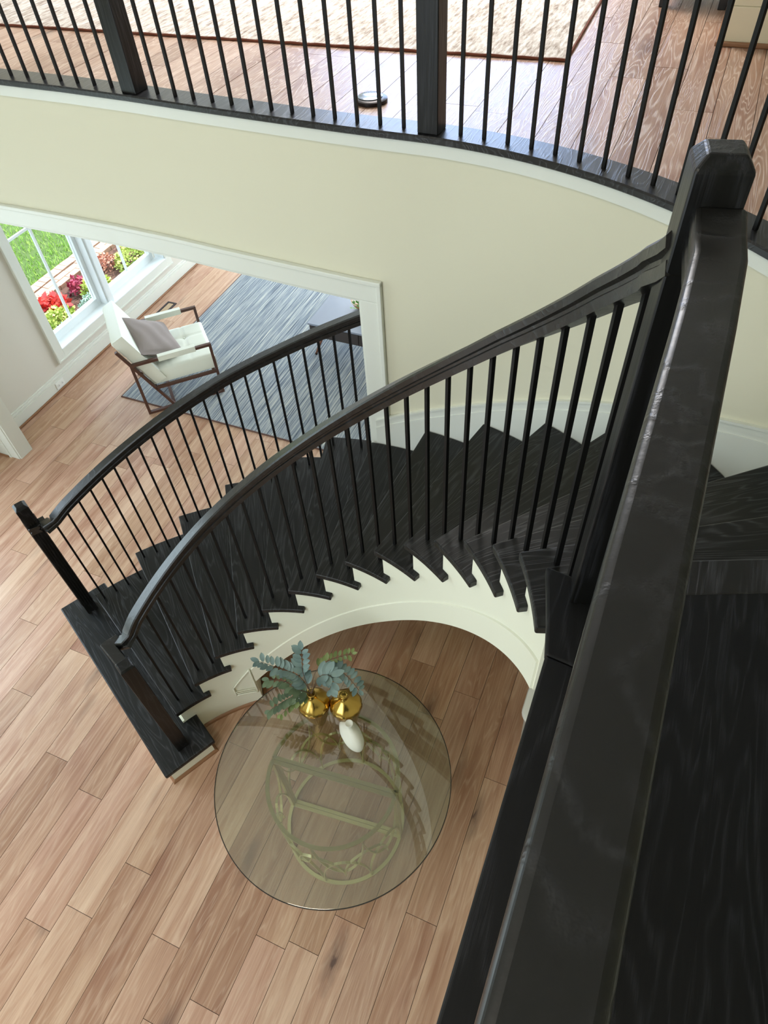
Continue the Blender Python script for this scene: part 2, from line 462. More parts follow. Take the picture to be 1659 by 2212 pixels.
# casing of the wide opening
CW = 0.105
def wall_pt(y, d=0.0):
    P = offset(WALL_S + WALL_A[:3], d)
    for a, b2 in zip(P, P[1:]):
        if a[1] >= y >= b2[1]: 
            f = (a[1] - y) / (a[1] - b2[1]) if a[1] != b2[1] else 0
            return a[0] + (b2[0] - a[0]) * f
    return P[0][0]
ys = [5.07 + CW] + [p[1] for p in WALL_S[1:IOPR + 1]] + [1.345 - CW]
path = [(wall_pt(y), y) for y in ys]
cz = MB()
def seg_strip(mb, path, d0, d1, z0, z1): 
    A = [(x - d0, y) for x, y in path]; B = [(x - d1, y) for x, y in path]
    mb.loft([[(a[0], a[1], z0), (b[0], b[1], z0), (b[0], b[1], z1), (a[0], a[1], z1)] for a, b in zip(A, B)])
seg_strip(cz, path, 0, 0.018, OPEN_Z, OPEN_Z + CW)
seg_strip(cz, [(wall_pt(y), y) for y in (1.345, 1.345 - CW)], 0, 0.0178, 1.32, OPEN_Z)
seg_strip(cz, [(wall_pt(5.07 + CW), 5.07 + CW), (wall_pt(5.07), 5.07)], 0, 0.018, 0, OPEN_Z)
tr = cz.obj('trim_3', 'trim', bevel=0.003, kind='structure')
bb = MB()
seg_strip(bb, [(wall_pt(y), y) for y in [5.07 + CW + .012] + ys[1:-1] + [1.345 - CW - .012]], 0, 0.028, OPEN_Z + CW - 0.012, OPEN_Z + CW + 0.012)
seg_strip(bb, [(wall_pt(y), y) for y in (1.345 - CW + .012, 1.345 - CW - .012)], 0, 0.028, 1.40, OPEN_Z + CW)
seg_strip(bb, [(wall_pt(y), y) for y in (5.07 + CW + .012, 5.07 + CW - .012)], 0, 0.028, 0, OPEN_Z + CW)
bb.obj('back_band', 'trim', tr, bevel=0.004)
# jamb lining
jl = MB()
seg_strip(jl, [(wall_pt(y), y) for y in ys[1:-1]], -0.135, 0.006, OPEN_Z - 0.018, OPEN_Z + 0.002)
jl.box((wall_pt(5.07) - 0.006, 5.055, 0), (wall_pt(5.07) + 0.137, 5.072, OPEN_Z))
jl.box((wall_pt(1.345) - 0.006, 1.343, 1.325), (wall_pt(1.345) + 0.137, 1.361, OPEN_Z))
jl.obj('jamb_lining', 'trim', tr, bevel=0.002)
# foyer baseboard left of the opening
b = MB()
b.box((2.715, 5.19, 0), (2.735, 5.38, 0.15)).box((-3.0, 5.38, 0), (2.735, 5.40, 0.15))
bo = b.obj('baseboard_front', 'trim', bevel=0.003, kind='structure')
MB().box((2.700, 5.19, 0), (2.715, 5.38, 0.018)).box((-3.0, 5.362, 0), (2.715, 5.38, 0.018)).obj('quarter_round', 'shoe_oak', bo, bevel=0.006)
# living room baseboard: board, moulded cap, oak quarter round
b = MB().box((2.865, 5.38, 0), (9.0, 5.40, 0.125))
bo = b.obj('baseboard_living', 'trim', bevel=0.002, kind='structure')
MB().box((2.865, 5.384, 0.125), (9.0, 5.40, 0.150)).obj('cap_moulding', 'trim', bo, bevel=0.005)
MB().box((2.865, 5.389, 0.150), (9.0, 5.40, 0.172)).obj('top_bead', 'trim', bo, bevel=0.004)
MB().box((2.865, 5.360, 0), (9.0, 5.38, 0.020)).obj('quarter_round', 'shoe_oak', bo, bevel=0.007)

# ================================================================== the curved staircase
stair = thing('curved_staircase', (CX, CY, 0), 'curved staircase with black oak treads and a cream curved side, rising round the glass table', 'staircase')
TH = 0.034
def own_frame(poly, z0, z1, a, bev):
    c = Vector((sum(p[0] for p in poly) / len(poly), sum(p[1] for p in poly) / len(poly)))
    ca, sa = math.cos(-a), math.sin(-a)
    loc = [((x - c.x) * ca - (y - c.y) * sa, (x - c.x) * sa + (y - c.y) * ca) for x, y in poly]
    o = MB().prism(loc, z0 - z1, 0).obj('tread', 'black_tread', stair, bevel=bev, seg=3)
    o.location = (c.x, c.y, z1); o.rotation_euler = (0, 0, a); return o
def arc(k0, k1, r, m=10): return [pol(k0 + (k1 - k0) * i / m, r) for i in range(m + 1)]
for k in range(2, 16):
    ro = R_OUT if k <= 7 else 0.4785
    if k == 7: outer = arc(k + 1.15, k + .98, 0.4785, 3) + arc(k + .98, k + 0.06, R_OUT, 6)
    else: outer = arc(k + 1.15, k + 0.05, ro, 7)
    poly = arc(k, k + 1.33, R_NOSE, 14) + arc(k + 1.33, k + 1.16, 0.2578, 3) + outer
    z = k * RISE
    own_frame(poly, z - TH, z, ang(k + .5), 0.006)
    # riser under the front of this tread
    rp = [pol(k + .13, R_STR + .001), pol(k + .13, ro - .008), pol(k + .20, ro - .008), pol(k + .20, R_STR + .001)]
    MB().prism(rp, z - RISE + 0.0005, z - TH).obj('riser', 'black_wood', stair)
rp = [pol(16.13, R_STR + .001), pol(16.13, .4785), pol(16.2, .4785), pol(16.2, R_STR + .001)]
MB().prism(rp, 15 * RISE, 16 * RISE - 0.04).obj('riser', 'black_wood', stair)
def stringer(r0, r1, k0, k1, name, top_off=0.0, wall_from=None, kflat=4.9):
    ks = []
    k = k0
    while k < k1 - 1e-6:
        ks.append(k); k += 0.11
    ks.append(k1)
    for j in range(1, 17):
        for e in (j + .129, j + .131):
            if k0 < e < k1: ks.append(e)
    for e in (kflat - .001, kflat + .001, 2.559, 2.561):
        if k0 < e < k1: ks.append(e)
    ks = sorted(set(ks)); secs = []
    for k in ks:
        step = math.floor(k - .13)
        zt = max(step, 1) * RISE - TH - top_off
        if step >= 16: zt = 16 * RISE - 0.04
        zb = (RISE + .0005 if (k < 2.56 and kflat < 9) else 0.0) if k < kflat else max(0.0, k * RISE - 0.148 * H + 0.02 * max(0, (k - 10) / 6) * H * 0.5)
        zt = max(zt, zb + 0.02)
        p = pol(k, r0); q = pol(k, r1)
        secs.append([(p[0], p[1], zb), (q[0], q[1], zb), (q[0], q[1], zt), (p[0], p[1], zt)])
    return MB().loft(secs).obj(name, 'stringer', stair, smooth=True, auto=25)
ist = stringer(R_STR, 0.2720, 2.05, 16.35, 'inner_stringer')
stringer(0.510, 0.5165, 2.6, 8.02, 'outer_stringer', kflat=99)
# lower bead and fascia strip on the inner stringer
def zbot(k): return max(0.0, k * RISE - 0.148 * H + 0.02 * max(0, (k - 10) / 6) * H * 0.5)
secs = []; k = 4.9
while k <= 16.35:
    p = pol(k, R_STR - .0016); q = pol(k, R_STR + .0003); zb = zbot(k); zt = zb + 0.165
    secs.append([(q[0], q[1], zb), (p[0], p[1], zb), (p[0], p[1], zt - .006), (q[0], q[1], zt)]); k += 0.1
MB().loft(secs).obj('lower_fascia', 'stringer', ist, smooth=True, auto=25)
# soffit
secs = []; k = 4.9
while k <= 16.35:
    ro = .512 if k < 8 else .4815
    p = pol(k, R_STR + .002); q = pol(k, ro); zb = zbot(k) + .004
    secs.append([(p[0], p[1], zb), (q[0], q[1], zb), (q[0], q[1], zb + .02), (p[0], p[1], zb + .02)]); k += 0.15
MB().loft(secs).obj('soffit', 'stringer', stair, smooth=True, auto=25)
# closing wall under the lowest flight
p, q = pol(4.9, R_STR + .001), pol(4.9, .512); p2, q2 = pol(4.82, R_STR + .001), pol(4.82, .512)
MB().prism([p, q, q2, p2], 0, 4.9 * RISE - TH - .25).obj('end_panel', 'stringer', stair)
# oak quarter round along the curved base and round the corner
m = MB()
pr = [(0, 0), (0.018, 0), (0.016, 0.010), (0.009, 0.017), (0, 0.019)]
pts = arc(2.60, 4.93, R_STR - .0002, 24)
secs = []
for i, a in enumerate(pts):
    d = (Vector((CX, CY)) - Vector(a)).normalized()
    secs.append([(a[0] + d.x * u, a[1] + d.y * u, z) for u, z in pr])
m.loft(secs)
p = Vector(pol(4.93, R_STR - .004)); q = Vector(pol(4.93, .50)); d = (q - p).normalized(); nn = Vector((d.y, -d.x))
if (nn.dot(Vector(pol(5.5, R_STR)) - p)) < 0: nn = -nn
m.loft([[(c.x + nn.x * u, c.y + nn.y * u, z) for u, z in pr] for c in (p, q)])
m.obj('quarter_round', 'shoe_oak', ist, smooth=True, auto=40)
# moulded picture-frame panel near the corner of the curved wall
def onwall(kk, z, lift=0.0): x, y = pol(kk, R_STR - lift); return Vector((x, y, z))
def cyl_path(a, b2, m=8, lift=.0018): return [onwall(a[0] + (b2[0] - a[0]) * i / m, a[1] + (b2[1] - a[1]) * i / m, lift) for i in range(m + 1)]
m = MB(); cs = [(4.08, .285), (4.84, .455), (4.84, .150), (4.08, .185)]
for a, b2 in zip(cs, cs[1:] + cs[:1]): m.tube(cyl_path(a, b2), .006, 6)
for dz in (0.022, 0.045): m.tube(cyl_path((4.10, .185 + dz), (4.82, .152 + dz)), .004, 5)
m.obj('panel_moulding', 'stringer', ist, smooth=True)

# starting step: wide straight bullnose step
U = Vector((0.742, 1.447)).normalized(); W = Vector((U.y, -U.x))
E0 = Vector((0.730, 1.995)); LSTEP = 1.626; DST = 0.352
def st(u, w): v = E0 + U * u + W * w; return (v.x, v.y)
poly = [st(0, 0), st(LSTEP, 0), st(LSTEP, .352), st(0, .352)]
own_frame(poly, RISE - TH, RISE, math.atan2(1.447, .742), 0.009)
bp = [st(.035, .03), st(LSTEP - .035, .03), st(LSTEP - .035, .325), st(.035, .325)]
sb = MB().prism(bp, 0, RISE - TH).obj('step_base', 'stringer', stair)
def mitre_path(pts, u):
    out = []; n_ = len(pts); P = [Vector(p) for p in pts]
    for i in range(n_):
        d0 = (P[i] - P[i - 1]).normalized() if i > 0 else (P[1] - P[0]).normalized()
        d1 = (P[i + 1] - P[i]).normalized() if i < n_ - 1 else d0
        n0, n1 = Vector((d0.y, -d0.x)), Vector((d1.y, -d1.x)); mdir = (n0 + n1).normalized()
        out.append(P[i] + mdir * (u / max(.3, mdir.dot(n0))))
    return out
pp = [bp[2], bp[1], bp[0], bp[3], st(.20, .325)]
pp = [Vector(q) for q in pp]
sgn = 1 if (mitre_path(pp, .01)[2] - Vector(st(.8, .17))).length > (pp[2] - Vector(st(.8, .17))).length else -1
cols = [mitre_path(pp, u * sgn) for u, z in pr]
MB().loft([[(cols[j][i].x, cols[j][i].y, pr[j][1]) for j in range(len(pr))] for i in range(len(pp))]).obj('quarter_round', 'shoe_oak', sb)

# skirt board on the curved wall
def skirt(r0, r1, z0f, z1f, k0, k1):
    secs = []; k = k0
    while k <= k1 + 1e-6:
        p, q = pol(k, r0), pol(k, r1)
        secs.append([(p[0], p[1], z0f(k)), (q[0], q[1], z0f(k)), (q[0], q[1], z1f(k)), (p[0], p[1], z1f(k))]); k += 0.1
    return MB().loft(secs)
bs = skirt(.4790, R_WALL + .0002, lambda k: k * RISE - .30, lambda k: k * RISE + .068 + max(0, 9.4 - k) * .02, 8.15, 16.6).obj('baseboard_curved', 'trim', smooth=True, auto=30, kind='structure')
skirt(.4800, R_WALL + .0002, lambda k: k * RISE + .068 + max(0, 9.4 - k) * .02, lambda k: k * RISE + .112 + max(0, 9.4 - k) * .02, 8.15, 16.6).obj('cap_moulding', 'trim', bs, smooth=True, auto=30)
skirt(.4784, R_WALL + .0002, lambda k: k * RISE + .112 + max(0, 9.4 - k) * .02, lambda k: k * RISE + .124 + max(0, 9.4 - k) * .02, 8.15, 16.6).obj('top_bead', 'trim', bs, smooth=True, auto=30)

# ================================================================== landing
yw = WALL_A[-1][1] + 0.01
edge = [(-3.0, .0165), (.75, .0165)] + [(0.83, .033), (0.905, .052), (.976, .0717)]
frontn = [pol(16.0, r) for r in (R_NOSE, .33, .40, .4785)]
wallp = [pol(k, .4815) for k in (16.3, 16.6, 16.9, 17.15)]
lp = edge[:-1] + frontn + wallp + [(0.2, yw), (-3.0, yw)]
lp2 = [(-3.0, -.03), (.70, -.03), (.86, -.06), (.93, -.12)] + [pol(16.3, r) for r in (.33, .40, .4785)] + wallp + [(0.2, yw), (-3.0, yw)]
MB().prism(lp2, 2.80, Z_LAND - .030).obj('floor.002', 'black_land', kind='structure')
ld = bpy.data.objects['floor.002']
def inset_poly(z0, z1, a, b2, mat, name, bev=.006):
    return MB().prism(a + b2[::-1], z0, z1).obj(name, mat, ld, bevel=bev, seg=3)
# edge boards (mitred at the corner), front nosing board, planks
inset_poly(Z_LAND - .032, Z_LAND, [(-3.0, .0165), (.7495, .0165)], [(-3.0, -.115), (.735, -.115)], 'black_land', 'edge_board')
inset_poly(Z_LAND - .032, Z_LAND, [(.7505, .0165), (.83, .033), (.905, .052), (.976, .0717)], [(.737, -.115), (.82, -.090), (.90, -.066), (.962, -.052)], 'black_land', 'edge_board')
nos = [pol(16.0, r) for r in (.2785, .33, .40, .4785)]
d = Vector((-.95, -.30)).normalized() * .098
inset_poly(Z_LAND - .032, Z_LAND + .0004, nos, [(x + d.x, y + d.y) for x, y in nos], 'black_wood', 'nosing_board')
for i in range(8):
    y1 = -.1155 - i * .110; y0 = y1 - .1095
    x1 = min(.90, pol(16.0, .33)[0] - .17 + (y1 + .117) * -0.05) + 0.02
    MB().box((-3.0, y0, Z_LAND - .032), (.980 + (.073 - y1) * .415 - .05, y1 + .0012, Z_LAND - .0012)).obj('plank', 'black_land', ld, bevel=.0008)
MB().prism([(-3.0, .000), (.72, .000), (.72, -.012), (-3.0, -.012)], 2.80, Z_LAND - .033).obj('fascia', 'stringer', ld)

# ================================================================== railings
def rail_profile(w=.066, h=.058):
    a = w / 2
    return [(-a + .006, 0), (-a, -.006), (-a, -.022), (-a + .008, -.027), (-a + .008, -.034), (-a + .002, -.038), (-a + .002, -h),
            (a - .002, -h), (a - .002, -.038), (a - .008, -.034), (a - .008, -.027), (a, -.022), (a, -.006), (a - .006, 0)]
PROF = rail_profile()
TOP_I = [(1.9, .835), (2.4, .868), (5, .866), (8, .850), (11, .842), (13, .836), (15, .815), (16, .79)]
TOP_O = [(1.9, .850), (2.4, .868), (4, .856), (5.6, .848), (6.5, .832), (8, .820)]
def newel(name, cx, cy, z0, ztop, half, yaw, parent, fluted=False, ch=.020):
    m = MB()
    c = Vector((cx, cy, 0)); R = Matrix.Rotation(yaw, 3, 'Z')
    def sec(hw, z): return [c + R @ Vector((sx * hw, sy * hw, 0)) + Vector((0, 0, z)) for sx, sy in ((-1, -1), (1, -1), (1, 1), (-1, 1))]
    m.loft([sec(half, z0), sec(half, ztop - ch), sec(half - ch * .8, ztop)])
    o = m.obj(name, 'black_post', parent, bevel=.003, seg=2)
    if fluted:
        g = MB()
        for s in (-.5, -.17, .17, .5):
            for face in range(4):
                Rf = Matrix.Rotation(yaw + face * PI / 2, 3, 'Z')
                p = c + Rf @ Vector((half + .0012, s * half * 1.3, 0))
                g.bar(p + Vector((0, 0, z0 + .1)), p + Vector((0, 0, ztop - .14)), .007, .004, Rf @ Vector((1, 0, 0)))
        g.obj('reeding', 'black_rail', o)
    return o
bal_mesh = None
def baluster(x, y, z0, z1, yaw, parent):
    global bal_mesh
    if bal_mesh is None:
        m = MB(); a = .0063
        m.box((-a, -a, 0), (a, a, 1)); bal_mesh = m.mesh('baluster'); bal_mesh.materials.append(MAT['iron'])
    o = bpy.data.objects.new('baluster', bal_mesh); COL.objects.link(o); o.parent = parent
    o.matrix_parent_inverse = parent_inv(parent)
    o.location = (x, y, z0); o.rotation_euler = (0, 0, yaw); o.scale = (1, 1, z1 - z0); return o

# -- inner railing
yawU = math.atan2(U.y, U.x)
inner = thing('stair_railing', (0.92, 2.0, RISE), 'black railing along the inner curve of the stair, beside the glass table', 'railing')
NI = E0 + U * .125 + W * .180; NO = E0 + U * (LSTEP - .145) + W * .180
newel('newel_post', NI.x, NI.y, RISE, 1.245, .039, yawU, inner, ch=.012)
corner_i = Vector((1.029, 2.222)); end_i = Vector((1.092, 2.196))
zt0 = 1.178
lv = MB()
def rail_run(mb, pts): return mb.sweep([Vector(p) for p in pts], PROF)
rail_run(lv, [(NI.x + U.x * .03, NI.y + U.y * .03, zt0), (corner_i.x + U.x * .033, corner_i.y + U.y * .033, zt0)])
rail_run(lv, [(corner_i.x, corner_i.y, zt0 - .0006), (end_i.x, end_i.y, zt0 - .0006)])
lv.obj('level_rail', 'black_rail', inner, bevel=.002)
path = [(end_i.x - .012, end_i.y + .006, zt0 - .006)]
k = 1.98
while k <= 15.9:
    x, y = pol(k, R_RAIL); path.append((x, y, k * RISE + interp(TOP_I, k))); k += .12
path.append((.965, -.012, 15.9 * RISE + .79 + .052)); path.append((.940, -.020, 15.9 * RISE + .79 + .076))
MB().sweep(path, PROF).obj('handrail', 'black_rail', inner, smooth=True, auto=40)
kk = 2.31; i = 0
for k in range(2, 16):
    for f in (.31, .81):
        x, y = pol(k + f, R_RAIL)
        baluster(x, y, k * RISE, (k + f) * RISE + interp(TOP_I, k + f) - .055, ang(k + f), inner)

# -- outer railing
outer = thing('stair_railing', (NO.x, NO.y, RISE), 'shorter black railing on the outer side of the lowest steps, facing the white armchair', 'railing')
newel('newel_post', NO.x, NO.y, RISE, 1.348, .039, yawU, outer, True)
corner_o = Vector((1.549, 3.210)); end_o = Vector((1.622, 3.172))
lv = MB(); zt1 = 1.180
rail_run(lv, [(NO.x - U.x * .03, NO.y - U.y * .03, zt1), (corner_o.x - U.x * .033, corner_o.y - U.y * .033, zt1)])
rail_run(lv, [(corner_o.x, corner_o.y, zt1 - .0006), (end_o.x, end_o.y, zt1 - .0006)])
lv.obj('level_rail', 'black_rail', outer, bevel=.002)
path = [(end_o.x - .01, end_o.y + .005, zt1 - .006)]
k = 2.06
while k <= 7.96:
    x, y = pol(k, R_ORAIL); path.append((x, y, k * RISE + interp(TOP_O, k))); k += .1
MB().sweep(path, PROF).obj('handrail', 'black_rail', outer, smooth=True, auto=40)
k = 2.17
while k < 7.9:
    x, y = pol(k, R_ORAIL)
    baluster(x, y, math.floor(k - .05) * RISE, k * RISE + interp(TOP_O, k) - .055, ang(k), outer); k += .2525
# short iron rosette end beside the jamb
x, y = pol(7.93, R_ORAIL)

# -- landing railing (foreground)
lr = thing('landing_railing', (.935, -.032, Z_LAND), 'black oak landing handrail in the near foreground with a chamfered newel post at its end', 'railing')
newel('newel_post', .9365, -.0290, Z_LAND, 3.993, .0345, math.radians(11), lr, ch=.016)
zt = 3.915
path = [(-1.6, -.046, zt), (-.5, -.046, zt), (.0, -.0445, zt), (.35, -.048, zt), (.70, -.055, zt), (.835, -.056, zt + .001), (.872, -.050, zt + .009), (.905, -.044, zt + .022)]
MB().sweep(path, rail_profile(.064, .06)).obj('handrail', 'black_rail', lr, smooth=True, auto=40, bevel=.0035)
for i in range(23):
    x = .83 - .102 * i
    baluster(x, -.050, Z_LAND, zt - .058, 0, lr)

# -- gallery railing
gl = thing('gallery_railing', (2.69, .985, Z_SHOE), 'black railing along the upper gallery edge with two thick square posts', 'railing')
path_b = offset(WALL[:i_last + 1], 0.024)
cum = [0.0]
for a, b2 in zip(path_b, path_b[1:]): cum.append(cum[-1] + math.dist(a, b2))
def at_s(s):
    for i in range(len(cum) - 1):
        if s <= cum[i + 1]:
            f = (s - cum[i]) / max(1e-9, cum[i + 1] - cum[i]); a, b2 = path_b[i], path_b[i + 1]
            return (a[0] + (b2[0] - a[0]) * f, a[1] + (b2[1] - a[1]) * f, math.atan2(b2[1] - a[1], b2[0] - a[0]))
    return None
def s_of_y(y):
    for i in range(len(cum) - 1):
        if path_b[i][1] >= y >= path_b[i + 1][1]:
            return cum[i] + (cum[i + 1] - cum[i]) * (path_b[i][1] - y) / (path_b[i][1] - path_b[i + 1][1])
sl = [s_of_y(2.596) - .1045 * i for i in range(26)] + [s_of_y(2.327) + .1022 * i for i in range(13)] + [s_of_y(.862) + .0985 * i for i in range(24)]
for s in sl:
    if s < 0: continue
    r = at_s(s)
    if r is None: continue
    baluster(r[0], r[1], Z_SHOE, 4.22, r[2], gl)
for y in (2.462, .985):
    x, yy, a = at_s(s_of_y(y))
    m = MB(); c = Vector((x + .002, yy, 0)); R = Matrix.Rotation(a, 3, 'Z')
    def sec(hw, z): return [c + R @ Vector((sx * hw, sy * hw, 0)) + Vector((0, 0, z)) for sx, sy in ((-1, -1), (1, -1), (1, 1), (-1, 1))]
    m.loft([sec(.043, Z_SHOE), sec(.043, 4.33), sec(.026, 4.38)]).obj('newel_post', 'black_post', gl, bevel=.003)
MB().sweep([(p[0], p[1], 4.275) for p in path_b], PROF).obj('handrail', 'black_rail', gl, smooth=True, auto=40)

# ================================================================== living room window
win = bpy.data.objects.new('window_1', None); COL.objects.link(win); win.location = (4.8, WY, .345); tag(win, kind='structure')
MAT['win_white'] = plain('window_white', S((232, 238, 238)), 0.35)
gy = WY + .15
mb = MB()                                     # interior casing
x0, x1, z0, z1 = LW
mb.box((x0 - .095, WY - .018, z0 - .10), (x0, WY, z1 + .1)).box((x1, WY - .018, z0 - .10), (x1 + .095, WY, z1 + .1))
mb.box((x0, WY - .018, z0 - .10), (x1, WY, z0 - .006)).box((x0, WY - .018, z1), (x1, WY, z1 + .1))
mb.obj('casing', 'trim', win, bevel=.002)
MB().box((x0 - .105, WY - .026, z0 - .108), (x0 - .085, WY, z1 + .11)).box((x0 - .085, WY - .026, z0 - .108), (x1 + .1, WY, z0 - .092)).obj('back_band', 'trim', win, bevel=.002)
MB().box((x0, WY - .020, z0 - .008), (x1, gy - .03, z0 + .004)).obj('sill', 'win_white', win, bevel=.003)
MB().box((x0, WY, z0), (x0 + .006, gy - .02, z1)).box((x1 - .006, WY, z0), (x1, gy - .02, z1)).obj('jamb', 'win_white', win)
mt = NT('window_glass'); mt.set(Base_Color=(1, 1, 1, 1), Roughness=0.0); mt.b.inputs['Transmission Weight'].default_value = 1.0; mt.b.inputs['IOR'].default_value = 1.01
MAT['glass'] = mt.m
for (gx0, gx1) in ((3.905, 4.665), (4.865, 5.625)):
    f = MB()
    zb, zt_ = z0 + .085, z1 - .03
    f.box((gx0 - .045, gy - .035, z0), (gx0, gy + .03, z1)).box((gx1, gy - .035, z0), (gx1 + .045, gy + .03, z1))
    f.box((gx0, gy - .035, z0), (gx1, gy + .03, zb)).box((gx0, gy - .035, zt_), (gx1, gy + .03, z1))
    fo = f.obj('sash', 'win_white', win, bevel=.004)
    mm = MB(); xm = (gx0 + gx1) / 2
    mm.box((xm - .011, gy - .012, zb), (xm + .011, gy + .012, zt_))
    mm.obj('muntin', 'win_white', win, bevel=.002)
    MB().box((gx0, gy - .012, 1.395), (xm - .011, gy + .012, 1.417)).box((xm + .011, gy - .012, 1.395), (gx1, gy + .012, 1.417)).obj('muntin', 'win_white', win, bevel=.002)
    MB().box((gx0, gy - .002, zb), (gx1, gy + .002, zt_)).obj('pane', 'glass', win)
MB().box((4.711, WY + .03, z0), (4.819, gy + .03, z1)).box((4.730, WY + .012, z0), (4.800, WY + .03, z1)).obj('mullion', 'win_white', win, bevel=.004)
# out-of-frame windows that let the daylight in
def far_window(name, axis, c, u0, u1, z0, z1, nu, nz):
    m = MB()
    def bx(a0, a1, b0, b1):
        if axis == 'y': m.box((a0, c, b0), (a1, c + .06, b1))
        else: m.box((c, a0, b0), (c + .06, a1, b1))
    bx(u0, u0 + .07, z0, z1); bx(u1 - .07, u1, z0, z1); bx(u0, u1, z0, z0 + .07); bx(u0, u1, z1 - .07, z1)
    for i in range(1, nu):
        u = u0 + (u1 - u0) * i / nu; bx(u - .02, u + .02, z0, z1)
    for i in range(1, nz):
        z = z0 + (z1 - z0) * i / nz; bx(u0, u1, z - .02, z + .02)
    m.obj(name, 'win_white', kind='structure')
far_window('window_2', 'y', 5.45, -.5, 2.0, .12, 2.35, 3, 3)
far_window('window_6', 'y', 5.45, .9, 1.9, 3.5, 5.0, 2, 2)
far_window('window_3', 'x', 9.05, 1.4, 4.8, .55, 2.45, 4, 2)
far_window('window_4', 'x', 9.05, 1.6, 4.8, 4.1, 5.9, 3, 1)
far_window('window_5', 'y', 5.45, 6.9, 8.7, .345, 2.3, 2, 2)

# ================================================================== outdoors beyond the window
MAT['soil'] = plain('lawn_soil', S((70, 92, 40)), 0.95)
lawn = MB().box((-6, 7.30, -.40), (22, 24, -.19)).obj('lawn_ground', 'soil', kind='structure')
MAT['mulch'] = plain('mulch', S((104, 74, 62)), 0.95, var=0.5)
MB().box((-6, 5.63, -.40), (22, 6.92, -.17)).obj('mulch_bed_ground', 'mulch', kind='structure')
def leafmat(name, c0, c1, rough=0.6, trans=0.2):
    t = NT(name); f = t.noise(t.pos(), 9.0, 2)
    t.l(t.mix(t.ramp(f, [(0.35, (0, 0, 0)), (0.65, (1, 1, 1))]), c0, c1), t.b.inputs['Base Color']); t.set(Roughness=rough)
    return t.m
MAT['grass'] = leafmat('grass', S((120, 168, 62)), S((172, 205, 96)))
rg = random.Random(3)
m = MB()
for i in range(26000):
    x = rg.uniform(4.3, 12.5); y = 7.30 + (rg.random() ** 1.3) * 5.0
    if x > 8.5 and rg.random() < .5: continue
    a = rg.uniform(0, 2 * PI); h = rg.uniform(.035, .075); wd = .006
    dx, dy = math.cos(a) * wd, math.sin(a) * wd; lx, ly = rg.uniform(-.035, .035), rg.uniform(-.035, .035)
    m.add([(x - dx, y - dy, -.19), (x + dx, y + dy, -.19), (x + lx, y + ly, -.19 + h)], [(0, 1, 2)])
me = bpy.data.meshes.new('lawn_grass'); me.from_pydata(m.v, [], m.f)
go = bpy.data.objects.new('lawn_grass', me); COL.objects.link(go); me.materials.append(MAT['grass'])
tag(go, 'bright green lawn grass outside the living room window', 'grass', kind='stuff')
# brick edging path
bpth = thing('brick_edging', (6.3, 7.1, -.19), 'pale pink brick edging strip between the lawn and the planting bed', 'brick path')
MAT['brick'] = plain('pale_brick', S((186, 150, 128)), 0.85, var=0.25, bump=.3, bscale=60)
MB().box((4.2, 6.94, -.30), (9.6, 7.29, -.185)).obj('bedding', plain('mortar', S((128, 112, 100)), 0.9), bpth)
bm_ = MB().box((-.098, -.048, 0), (.098, .048, .055)).mesh('brick'); bm_.materials.append(MAT['brick'])
cnt = 0
y_rows = [(6.99, 0, 0), (7.115, 1, 0), (7.24, 0, .1)]
x = 4.3
while x < 9.4:
    for (yy, kind_, off) in ((6.992, 'h', 0), (7.092, 'h', .1), (7.222, 'v', 0)):
        if kind_ == 'h':
            o = bpy.data.objects.new('brick', bm_); COL.objects.link(o); o.parent = bpth; o.matrix_parent_inverse = parent_inv(bpth)
            o.location = (x + off, yy, -.185 + rg.uniform(0, .006)); o.rotation_euler = (0, 0, rg.uniform(-.02, .02)); cnt += 1
        else:
            for dx in (-.05, .052):
                o = bpy.data.objects.new('brick', bm_); COL.objects.link(o); o.parent = bpth; o.matrix_parent_inverse = parent_inv(bpth)
                o.location = (x + dx, yy + .02, -.185 + rg.uniform(0, .006)); o.rotation_euler = (0, 0, PI / 2 + rg.uniform(-.03, .03)); o.scale = (.72, 1, 1); cnt += 1
    x += .204
